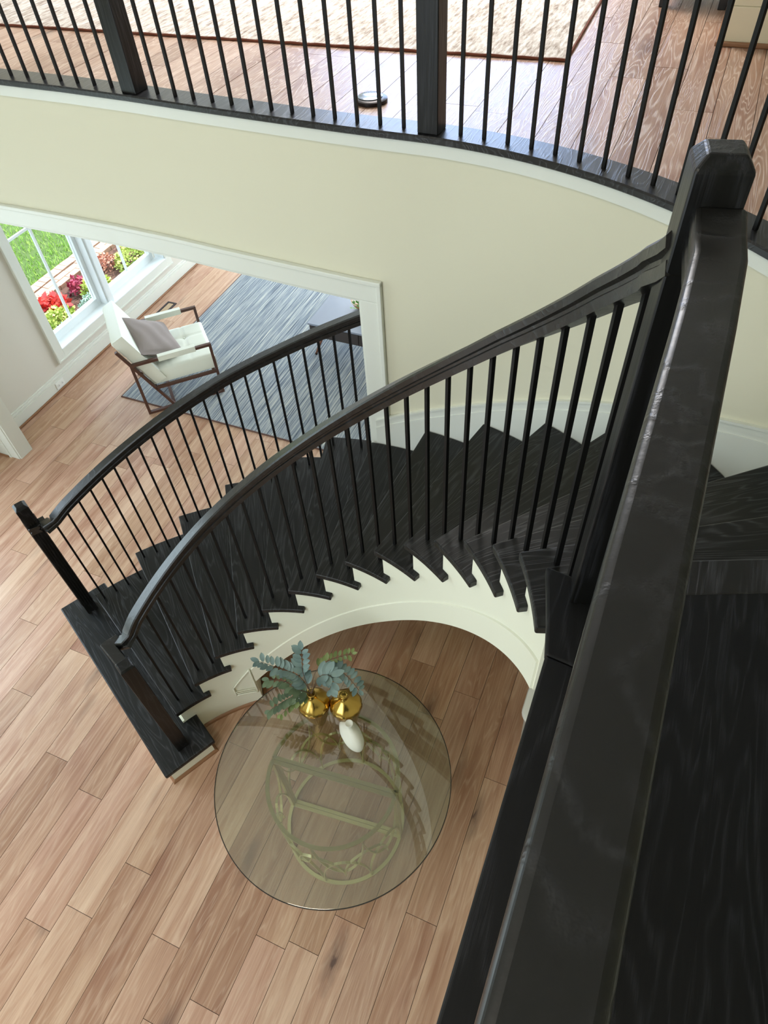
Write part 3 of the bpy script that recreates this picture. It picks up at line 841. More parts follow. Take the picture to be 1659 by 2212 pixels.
# mulch chips
m = MB()
for i in range(5000):
    x = rg.uniform(4.3, 9.0); y = rg.uniform(5.7, 6.9); z = -.17 + rg.uniform(0, .02); a = rg.uniform(0, PI); L = rg.uniform(.01, .03)
    dx, dy = math.cos(a) * L, math.sin(a) * L; ex, ey = -math.sin(a) * .006, math.cos(a) * .006; t = rg.uniform(0, .014)
    m.add([(x - dx, y - dy, z), (x + dx, y + dy, z + t), (x + dx + ex, y + dy + ey, z + t), (x - dx + ex, y - dy + ey, z + .004)], [(0, 1, 2, 3)])
me = bpy.data.meshes.new('bark_mulch'); me.from_pydata(m.v, [], m.f)
o = bpy.data.objects.new('bark_mulch', me); COL.objects.link(o); me.materials.append(plain('mulch_chip', S((128, 90, 78)), 0.9, var=.5))
tag(o, 'brown bark mulch spread over the planting bed', 'mulch', kind='stuff')
def shrub(name, label, cat, x, y, rx, ry, h, nleaf, size, mat, group=None, stems=True):
    t = thing(name, (x, y, -.17), label, cat, group)
    m = MB()
    for i in range(nleaf):
        a = rg.uniform(0, 2 * PI); r = rg.random() ** .5; u = rg.random()
        px, py = x + math.cos(a) * r * rx, y + math.sin(a) * r * ry; pz = -.17 + h * (1 - r * r * .7) * (.35 + .65 * u) 
        d = Vector((rg.gauss(0, 1), rg.gauss(0, 1), rg.gauss(.3, .6))).normalized(); s = size * rg.uniform(.6, 1.2)
        sd = d.cross(Vector((rg.gauss(0, 1), rg.gauss(0, 1), rg.gauss(0, 1)))).normalized() * s * .33
        c = Vector((px, py, pz)); m.add([c, c + d * s * .5 + sd, c + d * s, c + d * s * .5 - sd], [(0, 1, 2, 3)])
    me = bpy.data.meshes.new('foliage'); me.from_pydata(m.v, [], m.f); me.materials.append(mat)
    o = bpy.data.objects.new('foliage', me); COL.objects.link(o); o.parent = t; o.matrix_parent_inverse = parent_inv(t)
    s = MB()
    for i in range(7):
        a = rg.uniform(0, 2 * PI); s.tube([(x, y, -.17), (x + math.cos(a) * rx * .3, y + math.sin(a) * ry * .3, -.17 + h * .4), (x + math.cos(a) * rx * .6, y + math.sin(a) * ry * .6, -.17 + h * .62)], .004, 4)
    s.obj('stem', 'mulch', t)
MAT['yg'] = leafmat('yellow_green_leaf', S((150, 176, 70)), S((214, 222, 130)))
MAT['redl'] = leafmat('red_leaf', S((196, 44, 48)), S((226, 84, 70)))
MAT['mag'] = leafmat('magenta_leaf', S((150, 44, 74)), S((190, 80, 110)))
MAT['blueg'] = leafmat('blue_green_leaf', S((118, 152, 130)), S((176, 202, 190)))
MAT['pinkb'] = leafmat('pinkish_leaf', S((190, 130, 112)), S((214, 160, 140)))
shrub('red_leaved_plant', 'bright red leaved plant in the bed at the left edge of the window', 'plant', 4.92, 6.66, .22, .17, .24, 240, .10, MAT['redl'])
shrub('magenta_plant', 'dark magenta leaved plant against the brick edging left of the mullion', 'plant', 5.46, 6.66, .13, .13, .20, 200, .06, MAT['mag'])
shrub('leafy_shrub', 'yellow green shrub below the red leaved plant', 'shrub', 4.74, 6.40, .28, .16, .24, 800, .05, MAT['yg'])
shrub('leafy_shrub', 'yellow green shrub left of the middle mullion, under the magenta plant', 'shrub', 5.52, 6.44, .20, .16, .26, 600, .05, MAT['yg'])
shrub('leafy_shrub', 'yellow green shrub seen through the right sash, near the header', 'shrub', 6.30, 6.42, .34, .20, .30, 900, .05, MAT['yg'])
shrub('pink_leaved_plant', 'pinkish leaved plant beside the brick edging behind the right sash', 'plant', 5.98, 6.70, .22, .13, .20, 300, .05, MAT['pinkb'])
shrub('ground_cover', 'low blue green ground cover along the bottom of the left sash', 'plant', 4.66, 6.16, .34, .12, .16, 1000, .035, MAT['blueg'])
shrub('ground_cover', 'blue green ground cover clump left of the mullion foot', 'plant', 5.26, 6.26, .26, .14, .18, 900, .035, MAT['blueg'])
shrub('ground_cover', 'low blue green ground cover along the bottom of the right sash', 'plant', 6.00, 6.14, .42, .13, .17, 1000, .035, MAT['blueg'])

# ================================================================== rugs
def rugmat(name, cols, sx, sy, bumpy=.6, weave=None):
    t = NT(name)
    a = t.noise(t.pos((sx, sy, sy)), 1.0, 3, .65)
    b2 = t.noise(t.pos((sx * 2.2, sy * 2.4, sy)), 1.0, 2, .6)
    f = t.math('ADD', t.math('MULTIPLY', a, .6), t.math('MULTIPLY', b2, .4))
    c = t.ramp(f, cols)
    t.l(c, t.b.inputs['Base Color']); t.set(Roughness=.95); t.b.inputs['Specular IOR Level'].default_value = .1
    h = f
    if weave:
        w = t.n('ShaderNodeTexWave', wave_type='BANDS', bands_direction='Y'); w.inputs['Scale'].default_value = weave
        t.l(t.pos(), w.inputs['Vector']); h = t.math('ADD', f, w.outputs[1])
    t.bump(h, bumpy, .006)
    return t.m
MAT['rug_blue'] = rugmat('blue_grey_woven_rug', [(.36, S((58, 64, 76))), (.43, S((104, 114, 126))), (.50, S((140, 148, 154))), (.56, S((164, 168, 168))), (.63, S((206, 204, 190)))], 1.7, 120)
rug = thing('area_rug', (5.9, 3.1, 0), 'blue grey streaked woven rug under the white armchair and coffee table', 'rug')
MB().box((3.795, 1.55, .0005), (8.0, 4.70, .012)).obj('pile', 'rug_blue', rug, bevel=.004)
MAT['bind'] = plain('brown_binding', S((92, 66, 58)), .9)
MB().box((3.785, 1.55, .0005), (3.796, 4.70, .011)).box((3.785, 4.70, .0005), (8.0, 4.708, .011)).obj('binding', 'bind', rug)
MAT['rug_beige'] = rugmat('beige_woven_rug', [(.34, S((136, 120, 108))), (.45, S((178, 166, 154))), (.55, S((204, 195, 185))), (.66, S((226, 220, 213)))], 9, 42, .35, 11)
rz = math.radians(2.0)
rug2 = thing('area_rug', (3.60, .67, Z_UP + .0006), 'beige and grey woven rug upstairs behind the gallery railing', 'rug', rz=rz)
MB().box((0, 0, 0), (4.2, 4.4, .012)).obj('pile', 'rug_beige', rug2, bevel=.004, local=True)
MAT['bind2'] = plain('rust_binding', S((110, 60, 40)), .95, bump=.6, bscale=150)
m = MB(); 
m.tube([(-.004, y / 20, .006 + .002 * math.sin(y * 2.1)) for y in range(0, 89)], .0065, 6); m.tube([(x / 20, -.004, .006 + .002 * math.sin(x * 1.7)) for x in range(0, 85)], .0065, 6)
m.obj('binding', 'bind2', rug2, local=True)

# ================================================================== white armchair
chair = thing('armchair', (3.677, 4.273, 0), 'white tufted lounge armchair with angular brown wooden frame beside the window', 'armchair', rz=math.atan2(-.703, .711))
MAT['walnut'] = plain('brown_frame', S((84, 54, 42)), .42, var=.25)
MAT['leather'] = plain('white_leather', S((226, 230, 216)), .45, bump=.08, bscale=90)
# local axes: x = front, y = toward the far side (w), z up
CWD, AH, FX = .68, .575, .738
fr = .026
for yy, nm in ((0.0, 'near'), (CWD, 'far')):
    m = MB(); f0 = .0135
    y = yy
    def P(x, z): return (x, y, z)
    m.bar(P(-.013, f0), P(FX + .013, f0), .032, fr).bar(P(0, 0.026), P(0, AH - .013), .032, fr, (1, 0, 0)).bar(P(FX, .026), P(FX, AH - .013), .032, fr, (1, 0, 0)).bar(P(-.013, AH), P(FX + .013, AH), .032, fr)
    m.bar(P(.250, .030), P(-.078, .752), .0315, fr, (1, 0, 1)).bar(P(.135, .272), P(FX - .01, .272), .0315, fr)
    m.obj('side_frame', 'walnut', chair, bevel=.002, local=True)
MB().bar((.25, 0, .02), (.25, CWD, .02), .03, .02).bar((.14, 0, .272), (.14, CWD, .272), .026, .02).bar((FX - .03, 0, .272), (FX - .03, CWD, .272), .026, .02).bar((.045, 0, .48), (.045, CWD, .48), .02, .02).obj('cross_bar', 'walnut', chair, local=True)
for y in (0.0, CWD):
    MB().box((.25, y - .024, AH + .002), (.60, y + .024, AH + .034)).box((.25, y - .025, AH - .02), (.60, y - .018, AH + .02)).box((.25, y + .018, AH - .02), (.60, y + .025, AH + .02)).obj('arm_pad', 'leather', chair, bevel=.006, local=True)
def cushion(lx, ly, th, nx, ny, tufts, name, mat, mtx, parent, depth=.018, seams=True, edge=.035):
    GX, GY = 36, 36; top = []; m = MB()
    def hgt(u, v):
        x, y = u * lx, v * ly
        e = min(x, lx - x, y, ly - y); r = min(1, e / edge)
        z = th / 2 * (math.sqrt(max(0, 1 - (1 - r) ** 2)) * .35 + .65)
        for (tu, tv) in tufts:
            d = math.hypot((u - tu) * lx, (v - tv) * ly); z -= depth * math.exp(-(d / .035) ** 2)
        if seams:
            for i in range(1, nx): z -= .006 * math.exp(-(((u - i / nx) * lx) / .006) ** 2)
            for i in range(1, ny): z -= .006 * math.exp(-(((v - i / ny) * ly) / .006) ** 2)
        return z
    N = GX + 1; vs = []; fs = []
    for side in (1, -1):
        for i in range(GX + 1):
            for j in range(GY + 1):
                u, v = i / GX, j / GY
                z = hgt(u, v) if side == 1 else -th / 2 * .9
                vs.append(mtx @ Vector((u * lx, v * ly, side * abs(z) if side == 1 else z)))
    o = (GX + 1) * (GY + 1)
    for i in range(GX):
        for j in range(GY):
            a = i * (GY + 1) + j; fs.append((a, a + GY + 1, a + GY + 2, a + 1)); fs.append((o + a, o + a + 1, o + a + GY + 2, o + a + GY + 1))
    for i in range(GX):
        a = i * (GY + 1); fs.append((a, o + a, o + a + GY + 1, a + GY + 1)); a += GY; fs.append((a + GY + 1, o + a + GY + 1, o + a, a))
    for j in range(GY):
        fs.append((j + 1, o + j + 1, o + j, j)); a = GX * (GY + 1) + j; fs.append((a, o + a, o + a + 1, a + 1))
    m.add(vs, fs)
    return m.obj(name, mat, parent, smooth=True, auto=50, local=True)
sm = Matrix.Translation((.115, .030, .36))
seat = cushion(.645, CWD - .06, .155, 3, 3, [(i / 3, j / 3) for i in (1, 2) for j in (1, 2)], 'seat_cushion', 'leather', sm, chair)
bd = Vector((-.088 - .250, 0, .775 - .030)).normalized()
xn = Vector((bd.z, 0, -bd.x)); org = Vector((.155, .018, .29)) + xn * .058
bmx = Matrix((bd, Vector((0, 1, 0)), xn)).transposed().to_4x4()
if bmx.determinant() < 0: bmx = Matrix((bd, Vector((0, 1, 0)), -xn)).transposed().to_4x4()
bmx.translation = org
back = cushion(.59, CWD - .036, .14, 3, 3, [(i / 3, j / 3) for i in (1, 2) for j in (1, 2)], 'back_cushion', 'leather', bmx, chair)
tb = MB()
for i in (1, 2):
    for j in (1, 2): tb.lathe([(.001, .006), (.009, .004), (.011, 0)], 10, sm @ Vector((.645 * i / 3, (CWD - .06) * j / 3, .060)))
tb.obj('button', 'leather', seat, smooth=True, local=True)
# cushion lying in the chair
def pillow(name, ctr, rot, a, th, mat, label, cat):
    G = 22; m = MB(); vs = []; fs = []
    R = rot.to_matrix().to_4x4(); R.translation = ctr
    rr = random.Random(5)
    for side in (1, -1):
        for i in range(G + 1):
            for j in range(G + 1):
                u, v = -1 + 2 * i / G, -1 + 2 * j / G
                k = 1 - .10 * (1 - abs(v) ** 2) * abs(u) - .0
                k2 = 1 - .10 * (1 - abs(u) ** 2) * abs(v)
                z = th * (max(0, (1 - u * u) * (1 - v * v))) ** .45
                z *= 1 + .10 * math.sin(5 * u + 3 * v) + .06 * math.sin(9 * v - 4 * u)
                vs.append(R @ Vector((u * a * k, v * a * k2, side * z)))
    o = (G + 1) ** 2
    for i in range(G):
        for j in range(G):
            q = i * (G + 1) + j; fs.append((q, q + G + 1, q + G + 2, q + 1)); fs.append((o + q, o + q + 1, o + q + G + 2, o + q + G + 1))
    m.add(vs, fs); me = m.mesh(name)
    bm = bmesh.new(); bm.from_mesh(me); bmesh.ops.remove_doubles(bm, verts=bm.verts, dist=1e-4); bm.to_mesh(me); bm.free()
    for p in me.polygons: p.use_smooth = True
    me.materials.append(MAT[mat]); ob = bpy.data.objects.new(name, me); COL.objects.link(ob)
    return tag(ob, label, cat)
MAT['linen'] = plain('grey_linen', S((158, 148, 144)), .95, bump=.5, bscale=260, var=.2, spec=.1)
fd = Vector((.711, -.703, 0)); wd = Vector((.703, .711, 0))
pc = Vector((3.677, 4.273, 0)) + fd * .265 + wd * .33 + Vector((0, 0, .585))
n_ = (fd * .62 + Vector((0, 0, 1)) * .78 + wd * -.10).normalized(); xx = (wd + n_ * -wd.dot(n_)).normalized(); yy_ = n_.cross(xx)
PR = Matrix((xx, yy_, n_)).transposed().to_quaternion() @ Quaternion((0, 0, 1), math.radians(20))
pillow('throw_pillow', pc, PR, .258, .085, 'linen', 'grey linen throw pillow leaning against the back of the white armchair', 'pillow')

# ================================================================== coffee table and what stands on it
ct = thing('coffee_table', (5.3, 2.55, .012), 'dark wood coffee table with drawers on the blue grey rug, partly behind the casing', 'table')
MAT['dark_ct'] = plain('espresso_veneer', S((66, 58, 56)), .45, var=.3)
MAT['sheen_top'] = plain('table_top_painted_sheen', S((146, 153, 168)), .3, var=.12)  # bluish reflection painted into the base colour of the table top
MB().box((5.0, 1.98, .40), (5.60, 3.15, .42)).obj('top', 'sheen_top', ct, bevel=.002)
MB().box((5.012, 1.992, .262), (5.588, 3.138, .40)).obj('body', 'dark_ct', ct, bevel=.002)
for (a, b2) in ((2.60, 3.12), (2.01, 2.56)):
    d_ = MB().box((5.004, a, .275), (5.014, b2, .392)).obj('drawer_front', 'dark_ct', ct, bevel=.001)
    MB().box((4.985, (a + b2) / 2 - .03, .385), (5.006, (a + b2) / 2 + .03, .391)).obj('handle', plain('copper_pull', S((190, 130, 92)), .3, 1.0), d_)
MAT['leg_wood'] = plain('table_leg_wood', S((120, 78, 58)), .5)
for (lx, ly) in ((5.06, 3.10), (5.54, 3.10), (5.06, 2.03), (5.54, 2.03)):
    sx = -1 if lx < 5.3 else 1; sy = 1 if ly > 2.5 else -1
    l_ = MB().tube([(lx - sx * .03, ly - sy * .07, .265), (lx + sx * .01, ly + sy * .03, .02)], .017, 8, .011).tube([(lx - sx * .10, ly - sy * .05, .265), (lx - sx * .01, ly - sy * .005, .13)], .010, 6, .009).obj('leg', 'leg_wood', ct, smooth=True)
    MB().lathe([(.013, 0), (.014, .012)], 10, (lx + sx * .01, ly + sy * .03, .0125)).obj('foot', 'iron', l_)
pot = thing('plant_pot', (5.36, 2.70, .42), 'round tan bowl on the coffee table beside the casing', 'bowl')
MB().lathe([(.045, 0), (.075, .03), (.098, .075), (.102, .10), (.094, .10), (.088, .075)], 28, (5.42, 2.74, .42)).obj('bowl', plain('tan_ceramic', S((196, 150, 98)), .35), pot, smooth=True, auto=50)
MB().lathe([(.096, .075), (.1045, .080), (.1045, .088), (.096, .092)], 28, (5.42, 2.74, .42)).obj('rim_band', plain('cream_ceramic', S((224, 214, 196)), .4), pot, smooth=True)
pl = thing('potted_plant', (5.27, 2.66, .42), 'small bright green leafy plant on the coffee table', 'plant')
MB().lathe([(.035, 0), (.048, .05), (.050, .075), (.044, .075)], 20, (5.27, 2.66, .42)).obj('pot', 'dark_ct', pl, smooth=True, auto=50)
m = MB(); rl = random.Random(11)
for i in range(70):
    a = rl.uniform(0, 2 * PI); e = rl.uniform(.2, 1.3); L = rl.uniform(.05, .11)
    d_ = Vector((math.cos(a) * math.cos(e), math.sin(a) * math.cos(e), math.sin(e))); c = Vector((5.27, 2.66, .49)) + d_ * L
    sd = d_.cross(Vector((0, 0, 1))).normalized() * .011; m.add([c, c + d_ * .018 + sd, c + d_ * .036, c + d_ * .018 - sd], [(0, 1, 2, 3)])
me = bpy.data.meshes.new('foliage'); me.from_pydata(m.v, [], m.f); me.materials.append(leafmat('fresh_leaf', S((74, 130, 44)), S((130, 178, 70))))
o = bpy.data.objects.new('foliage', me); COL.objects.link(o); o.parent = pl; o.matrix_parent_inverse = parent_inv(pl)

# floor register and wall outlet
vt = thing('floor_vent', (5.26, 5.18, 0), 'dark framed floor register with an oak insert beside the white baseboard', 'vent')
MAT['vent'] = plain('vent_frame', S((50, 42, 46)), .5)
m = MB(); x0, x1, y0, y1 = 5.10, 5.395, 5.122, 5.242
m.box((x0, y0, .0005), (x1, y0 + .02, .008)).box((x0, y1 - .02, .0005), (x1, y1, .008)).box((x0, y0 + .02, .0005), (x0 + .02, y1 - .02, .008)).box((x1 - .02, y0 + .02, .0005), (x1, y1 - .02, .008))
m.obj('frame', 'vent', vt)
MB().box((x0 + .026, y0 + .028, .0004), (x1 - .026, y1 - .028, .006)).obj('insert', plain('oak_insert', S((186, 160, 128)), .5, var=.2), vt)
ot = thing('wall_outlet', (3.69, 5.38, .06), 'white duplex wall outlet set in the living room baseboard', 'outlet')
MAT['plastic'] = plain('white_plastic', S((230, 232, 226)), .35)
MB().box((3.632, 5.375, .028), (3.748, 5.3801, .102)).obj('cover_plate', 'plastic', ot, bevel=.002)
for xx_ in (3.665, 3.715):
    f_ = MB().box((xx_ - .017, 5.3725, .047), (xx_ + .017, 5.3755, .083)).obj('socket', 'plastic', ot, bevel=.002)
    MB().box((xx_ - .007, 5.3718, .055), (xx_ - .004, 5.3726, .068)).box((xx_ + .004, 5.3718, .055), (xx_ + .007, 5.3726, .068)).box((xx_ - .0015, 5.3718, .073), (xx_ + .0015, 5.3726, .077)).obj('slot', 'vent', f_)

# ================================================================== upstairs: floor outlet cover, dark side table
dc = thing('floor_outlet_cover', (2.93, 1.35, Z_UP), 'round floor outlet cover with a dark ring beside the gallery railing', 'outlet')
MB().lathe([(.066, .0006), (.070, .004), (.069, .014), (.062, .018), (.050, .019)], 40, (2.930, 1.348, Z_UP)).obj('ring', plain('bronze_ring', S((34, 28, 28)), .35, .6), dc, smooth=True, auto=40)
MB().lathe([(.052, .016), (.053, .0215), (.049, .0235), (.002, .0238)], 40, (2.934, 1.354, Z_UP)).obj('lid', plain('pewter_lid', S((150, 158, 168)), .18, .9), dc, smooth=True, auto=40)
stb = thing('side_table', (4.75, .25, Z_UP), 'black side table upstairs beside the cream wall corner', 'table')
MAT['blackt'] = plain('black_lacquer', S((14, 14, 15)), .3)
for (x, y) in ((4.535, .375), (4.535, .085), (4.95, .375), (4.95, .085)):
    MB().box((x - .02, y - .02, Z_UP + .0006), (x + .02, y + .02, Z_UP + .14)).obj('leg', 'blackt', stb, bevel=.003)
MB().box((4.51, .06, Z_UP + .10), (4.97, .40, Z_UP + .60)).obj('cabinet_body', 'blackt', stb, bevel=.004)
MB().box((4.50, .05, Z_UP + .60), (4.98, .41, Z_UP + .62)).obj('top', 'blackt', stb, bevel=.003)

# ================================================================== round glass table
TC = Vector((.972, .902, 0)); ZG = .742
tb = thing('glass_table', (TC.x, TC.y, 0), 'large round smoked glass table on an openwork gold metal drum base below the stair', 'table')
t = NT('smoked_glass')
g1 = t.n('ShaderNodeBsdfGlass'); 
tr_ = t.n('ShaderNodeBsdfTransparent'); tr_.inputs[0].default_value = (0.80, 0.82, 0.75, 1)
gs = t.n('ShaderNodeBsdfGlossy'); gs.inputs['Roughness'].default_value = 0.0; gs.inputs[0].default_value = (1, 1, 1, 1)
fz = t.n('ShaderNodeFresnel'); fz.inputs[0].default_value = 1.62
mx = t.n('ShaderNodeMixShader'); t.l(t.math('MULTIPLY', fz.outputs[0], 1.7), mx.inputs[0]); t.l(tr_.outputs[0], mx.inputs[1]); t.l(gs.outputs[0], mx.inputs[2])
t.l(mx.outputs[0], t.out.inputs[0]); MAT['smoke'] = t.m
MB().lathe([(.614, -.0005), (.6165, .0), (.6165, .010), (.614, .0105)], 128, (TC.x, TC.y, ZG)).obj('glass_top', 'smoke', tb, smooth=True, auto=30)
MB().sweep([(TC.x + .6185 * math.cos(2 * PI * i / 128), TC.y + .6185 * math.sin(2 * PI * i / 128), ZG + .005) for i in range(128)], [(-.0018, -.006), (.0022, -.006), (.0022, .006), (-.0018, .006)], closed=True).obj('glass_edge', plain('dark_glass_edge', S((26, 28, 26)), .2), tb, smooth=True, auto=40)
MAT['gold_frame'] = plain('champagne_metal', S((204, 196, 144)), .4, .3)
STRAP = [(-.0028, -.007), (.0028, -.007), (.0028, .007), (-.0028, .007)]; RB = .342; AX = math.atan2(-.994, .107)
axd = Vector((math.cos(AX), math.sin(AX), 0)); axn = Vector((-axd.y, axd.x, 0))
for s in (1, -1):
    cc = TC + axn * s * .011
    def cp(a, z, r=RB): 
        v = cc + axd * math.cos(a) * r + axn * s * math.sin(a) * r; return Vector((v.x, v.y, z))
    m = MB(); ring = [cp(PI * i / 40, 0) for i in range(41)]
    prq = [(-.010, -.006), (.010, -.006), (.010, .006), (-.010, .006)]
    m.sweep([p + Vector((0, 0, ZG - .0075)) for p in ring], prq); m.sweep([p + Vector((0, 0, .0065)) for p in ring], prq)
    m.bar(cp(0, ZG - .0075), cp(PI, ZG - .0075), .020, .012); m.bar(cp(0, .0065), cp(PI, .0065), .020, .012)
    for a in (0, PI): m.bar(cp(a, .012), cp(a, ZG - .014), .020, .020, axn)
    m.obj('half_drum_frame', 'gold_frame', tb)
    HZ = ZG - .026
    N = 4
    for i in range(N):
        a0, a1 = PI * i / N, PI * (i + 1) / N
        pts = [cp((a0 + a1) / 2 - (a1 - a0) / 2 * math.cos(PI * j / 20), .012 + HZ * (1 - .62 * math.sin(PI * j / 20))) for j in range(21)]
        MB().sweep(pts, STRAP, radial=cc).obj('lattice_arc', 'gold_frame', tb)
        pts = [cp((a0 + a1) / 2 - (a1 - a0) / 2 * math.cos(PI * j / 20), .012 + HZ * .62 * math.sin(PI * j / 20)) for j in range(21)]
        MB().sweep(pts, STRAP, radial=cc).obj('lattice_arc', 'gold_frame', tb)
    for i in range(N - 1):
        a0, a1 = PI * (i + .5) / N, PI * (i + 1.5) / N
        pts = [cp((a0 + a1) / 2 - (a1 - a0) / 2 * math.cos(PI * j / 20), .012 + HZ * (.25 + .45 * math.sin(PI * j / 20))) for j in range(21)]
        MB().sweep(pts, STRAP, radial=cc).obj('lattice_arc', 'gold_frame', tb)

# vases
ZT = ZG + .0106
MAT['gold'] = plain('polished_gold', S((196, 162, 84)), .2, 1.0)
MAT['gold_dull'] = plain('brushed_gold', S((150, 122, 66)), .34, .9)
def gold_vase(x, y, rot, label, hgt=.285, rmax=.084, neck=True):
    v = thing('gold_vase', (x, y, ZT), label, 'vase')
    NF = 12
    def md(a, r, z): return 1 + .055 * abs(math.sin((a + rot) * NF / 2)) * (1 if z > .01 else .4)
    sq = lambda a, r, z: md(a + z * 1.6, r, z)
    low = [(.032, .0), (.034, .004), (.056, .10), (.079, .216), (.0835, .230)]
    MB().lathe(low, 48, (x, y, ZT), sq).obj('fluted_body', 'gold_dull', v)
    def md2(a, r, z): return 1 + (.055 if z < .235 else .05) * abs(math.sin((a + rot + .28) * NF / 2)) if z < .29 else 1
    top = [(.0835, .230), (.0815, .244), (.072, .263), (.054, .281), (.036, .296), (.026, .308), (.0195, .320), (.0190, .336), (.0240, .346), (.0220, .349), (.0165, .343)]
    MB().lathe(top, 48, (x, y, ZT), md2).obj('domed_shoulder', 'gold', v, smooth=True)
    MB().lathe([(.001, .3335), (.0160, .3335), (.0160, .3342), (.001, .3342)], 20, (x, y, ZT)).obj('mouth', 'blackt', v)
    return v
V1 = (1.214, 1.098); V2 = (1.268, .938)
gold_vase(*V1, 0, 'fluted gold vase holding the leafy branches on the glass table')
gold_vase(*V2, .2, 'empty fluted gold vase on the glass table, right of the branches')
wv = thing('white_vase', (1.158, .868, ZT), 'small white flattened bottle vase on the glass table', 'vase')
WV = (1.176, .876)
aw = math.atan2(.808 - .965, 1.117 - 1.22)
def wmod(a, r, z):
    c = math.cos(a - aw); s_ = math.sin(a - aw)
    k = 1.0
    if z < .195: 
        el = 1 / math.sqrt((c / 1.72) ** 2 + (s_ / .92) ** 2); k = el * (1 + .0 * c)
    return k
MB().lathe([(.020, 0), (.036, .009), (.050, .045), (.055, .090), (.052, .130), (.041, .162), (.027, .184), (.0195, .200), (.0185, .232), (.0215, .243), (.0195, .246), (.0145, .240)], 48, (*WV, ZT), wmod).obj('body', plain('matte_white_ceramic', S((222, 222, 208)), .6), wv, smooth=True)
MB().lathe([(.001, .229), (.0145, .229), (.0145, .2296), (.001, .2297)], 20, (*WV, ZT)).obj('mouth', 'blackt', wv)

# leafy branches: stem + single leaves
MAT['leaf_blue'] = leafmat('blue_grey_leaf', S((92, 116, 114)), S((134, 156, 150)), .55)
MAT['leaf_green'] = leafmat('dusty_green_leaf', S((70, 88, 66)), S((104, 122, 92)), .55)
MAT['leaf_lime'] = leafmat('olive_leaf', S((96, 112, 58)), S((128, 142, 82)), .55)
MAT['stem'] = plain('twig', S((86, 66, 50)), .7)
lm = MB(); vs = []; fs = []
for i in range(7):
    u = i / 6; wd_ = .5 * math.sin(PI * min(1, u * .97 + .03)) ** .6 * .52
    if i == 6: wd_ = .02
    if i == 0: wd_ = .03
    vs += [(u, -wd_, .06 * math.sin(PI * u) * 1 + .05), (u, 0, .06 * math.sin(PI * u)), (u, wd_, .06 * math.sin(PI * u) + .05)]
for i in range(6):
    a = i * 3; fs += [(a, a + 3, a + 4, a + 1), (a + 1, a + 4, a + 5, a + 2)]
leaf_me = {}
for k_ in ('leaf_blue', 'leaf_green', 'leaf_lime'):
    me = bpy.data.meshes.new('leaf'); me.from_pydata(vs, [], fs); me.materials.append(MAT[k_])
    for p in me.polygons: p.use_smooth = True
    leaf_me[k_] = me
neck = Vector((V1[0], V1[1], ZT + .335))
def branch(label, pts, mat, n, size, seed, start=.15, droop=0):
    rr = random.Random(seed)
    b_ = thing('leafy_branch', tuple(neck), label, 'branch', 'branches in the gold vase')
    P = [neck - Vector((0, 0, .10)), neck] + [Vector(p) for p in pts]
    Q = []                                   # catmull-rom
    for i in range(len(P) - 1):
        p0, p1, p2, p3 = P[max(i - 1, 0)], P[i], P[i + 1], P[min(i + 2, len(P) - 1)]
        for j in range(8):
            u = j / 8; Q.append(.5 * ((2 * p1) + (-p0 + p2) * u + (2 * p0 - 5 * p1 + 4 * p2 - p3) * u * u + (-p0 + 3 * p1 - 3 * p2 + p3) * u ** 3))
    Q.append(P[-1])
    MB().tube(Q, .0024, 5, .0011).obj('stem', 'stem', b_, smooth=True)
    Q2 = Q[8:]; T = len(Q2) - 1
    for i in range(n):
        u = start + (1 - start) * (i + .5) / n; f = u * T; a = int(min(f, T - 1)); p = Q2[a].lerp(Q2[a + 1], f - a); d = (Q2[a + 1] - Q2[a]).normalized()
        for s in (1, -1):
            side = d.cross(Vector((0, 0, 1))).normalized() * s
            dr = (d * rr.uniform(.35, .6) + side * 1.0 + Vector((0, 0, rr.uniform(-.1, .45)))).normalized()
            if i == n - 1 and s == 1: dr = d
            nz = (Vector((0, 0, 1)) + side * rr.uniform(-.4, .4) + Vector((-.3, -.2, 0))).normalized(); y_ = nz.cross(dr).normalized(); z_ = dr.cross(y_)
            sz = size * 1.18 * rr.uniform(.85, 1.15) * (1 - .30 * u)
            mt_ = Matrix((dr, y_, z_)).transposed().to_4x4() @ Matrix.Scale(sz, 4); mt_.translation = p + dr * .004
            o = bpy.data.objects.new('leaf', leaf_me[mat]); COL.objects.link(o); o.parent = b_; o.matrix_parent_inverse = parent_inv(b_)
            o.matrix_basis = mt_
branch('blue green leafy branch reaching farthest left over the stair side', [(1.236, 1.158, 1.200), (1.216, 1.237, 1.260), (1.193, 1.352, 1.310)], 'leaf_blue', 14, .058, 1)
branch('blue grey leafy branch standing straight up from the left vase', [(1.246, 1.140, 1.230), (1.275, 1.145, 1.320), (1.300, 1.154, 1.380)], 'leaf_blue', 6, .058, 2, .3)
branch('olive green leafy branch pointing up and right, apart from the others', [(1.279, 1.095, 1.200), (1.341, 1.044, 1.260), (1.406, 0.931, 1.300)], 'leaf_lime', 10, .040, 3, .45)
branch('large blue leaved branch drooping over the front of its vase', [(1.248, 1.045, 1.260), (1.252, 0.978, 1.300), (1.219, 0.980, 1.220)], 'leaf_blue', 9, .066, 4, .3)
branch('blue green branch arching right over the empty gold vase', [(1.280, 1.038, 1.240), (1.310, 0.947, 1.260), (1.301, 0.862, 1.140)], 'leaf_blue', 12, .052, 5, .3)
branch('dark green leafy branch low on the left side of the vase', [(1.193, 1.167, 1.140), (1.207, 1.242, 1.140), (1.193, 1.334, 1.120)], 'leaf_green', 10, .055, 6, .1)
branch('green leafy branch hanging down left toward the glass', [(1.183, 1.172, 1.080), (1.153, 1.245, 1.010), (1.110, 1.324, 0.920)], 'leaf_green', 11, .052, 7, .1)
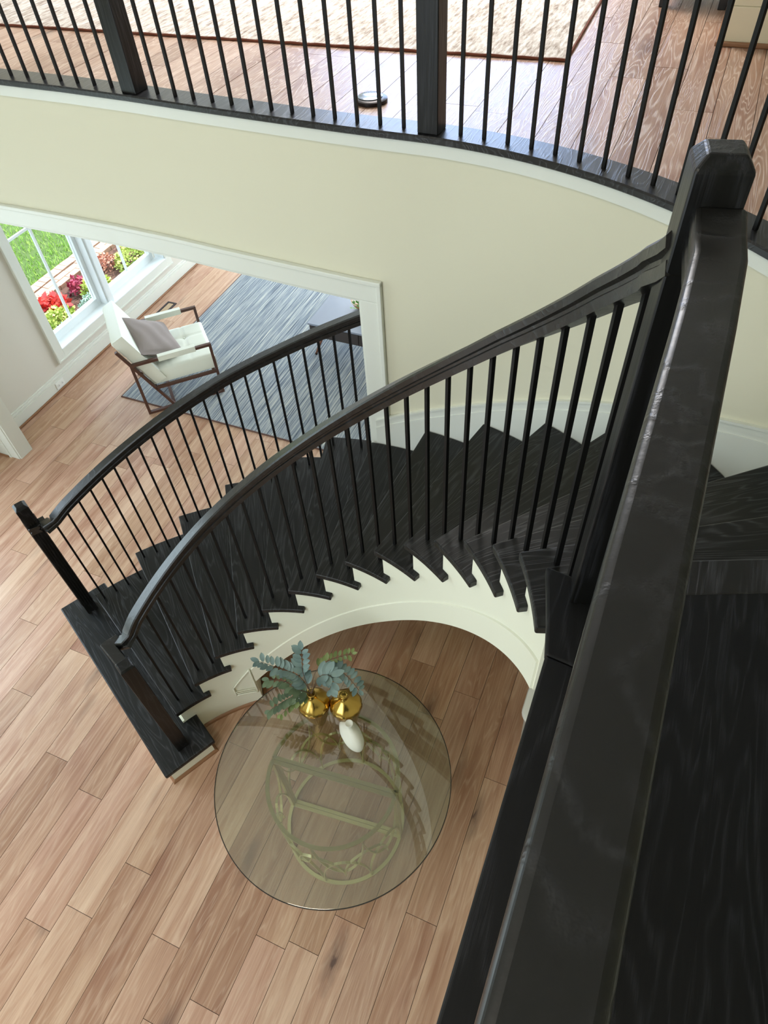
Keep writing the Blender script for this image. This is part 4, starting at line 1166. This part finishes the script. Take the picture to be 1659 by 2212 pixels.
branch('short olive branch hanging down beside the vase body', [(1.185, 1.149, 1.060), (1.167, 1.201, 0.990), (1.116, 1.263, 0.900)], 'leaf_lime', 8, .042, 8, .1)
fl_ = thing('white_flower', tuple(neck), 'tiny white flowers tucked among the branches at the vase rim', 'flower')
m = MB(); fc = Vector((1.177, 1.155, 1.10))
for k_ in range(7):
    a = k_ * 2.4; c = fc + Vector((math.cos(a), math.sin(a), .3 * math.sin(k_))) * .016
    for q in range(5):
        b3 = q * 2 * PI / 5; d_ = Vector((math.cos(b3), math.sin(b3), .5)); sd = Vector((-math.sin(b3), math.cos(b3), 0)) * .004
        m.add([c, c + d_ * .007 + sd, c + d_ * .013, c + d_ * .007 - sd], [(0, 1, 2, 3)])
me = bpy.data.meshes.new('petals'); me.from_pydata(m.v, [], m.f); me.materials.append(plain('petal_white', S((240, 240, 236)), .6))
o = bpy.data.objects.new('petals', me); COL.objects.link(o); o.parent = fl_; o.matrix_parent_inverse = parent_inv(fl_)
MB().tube([tuple(neck - Vector((0, 0, .05))), tuple(neck), tuple(fc)], .0012, 5).obj('stem', 'stem', fl_)

# white moulded object half hidden by the landing edge
wt = thing('side_stool', (2.0, -.08, 0), 'white rounded stool half hidden behind the black landing edge', 'stool')
def rr_poly(cx, cy, hx, hy, r, n=6):
    out = []
    for (sx, sy, a0) in ((1, 1, 0), (-1, 1, PI / 2), (-1, -1, PI), (1, -1, 1.5 * PI)):
        for i in range(n + 1):
            a = a0 + PI / 2 * i / n; out.append((cx + sx * (hx - r) + r * math.cos(a), cy + sy * (hy - r) + r * math.sin(a)))
    return out
m = MB(); secs = []
for (g, z) in ((-.035, 0.0), (-.03, .02), (-.022, .38), (-.004, .41), (0, .425), (-.006, .437), (-.02, .440)):
    secs.append([(x, y, z) for x, y in rr_poly(1.905, -.075, .15 + g, .165 + g, .085 + g * .5)])
m.loft(secs).obj('body', 'plastic', wt, smooth=True, auto=50)
MB().lathe([(.092, .4402), (.100, .4402), (.100, .4425), (.092, .4425)], 40, (1.93, -.085, 0)).obj('recess_ring', plain('pale_grey_plastic', S((196, 202, 204)), .4), wt, smooth=True)
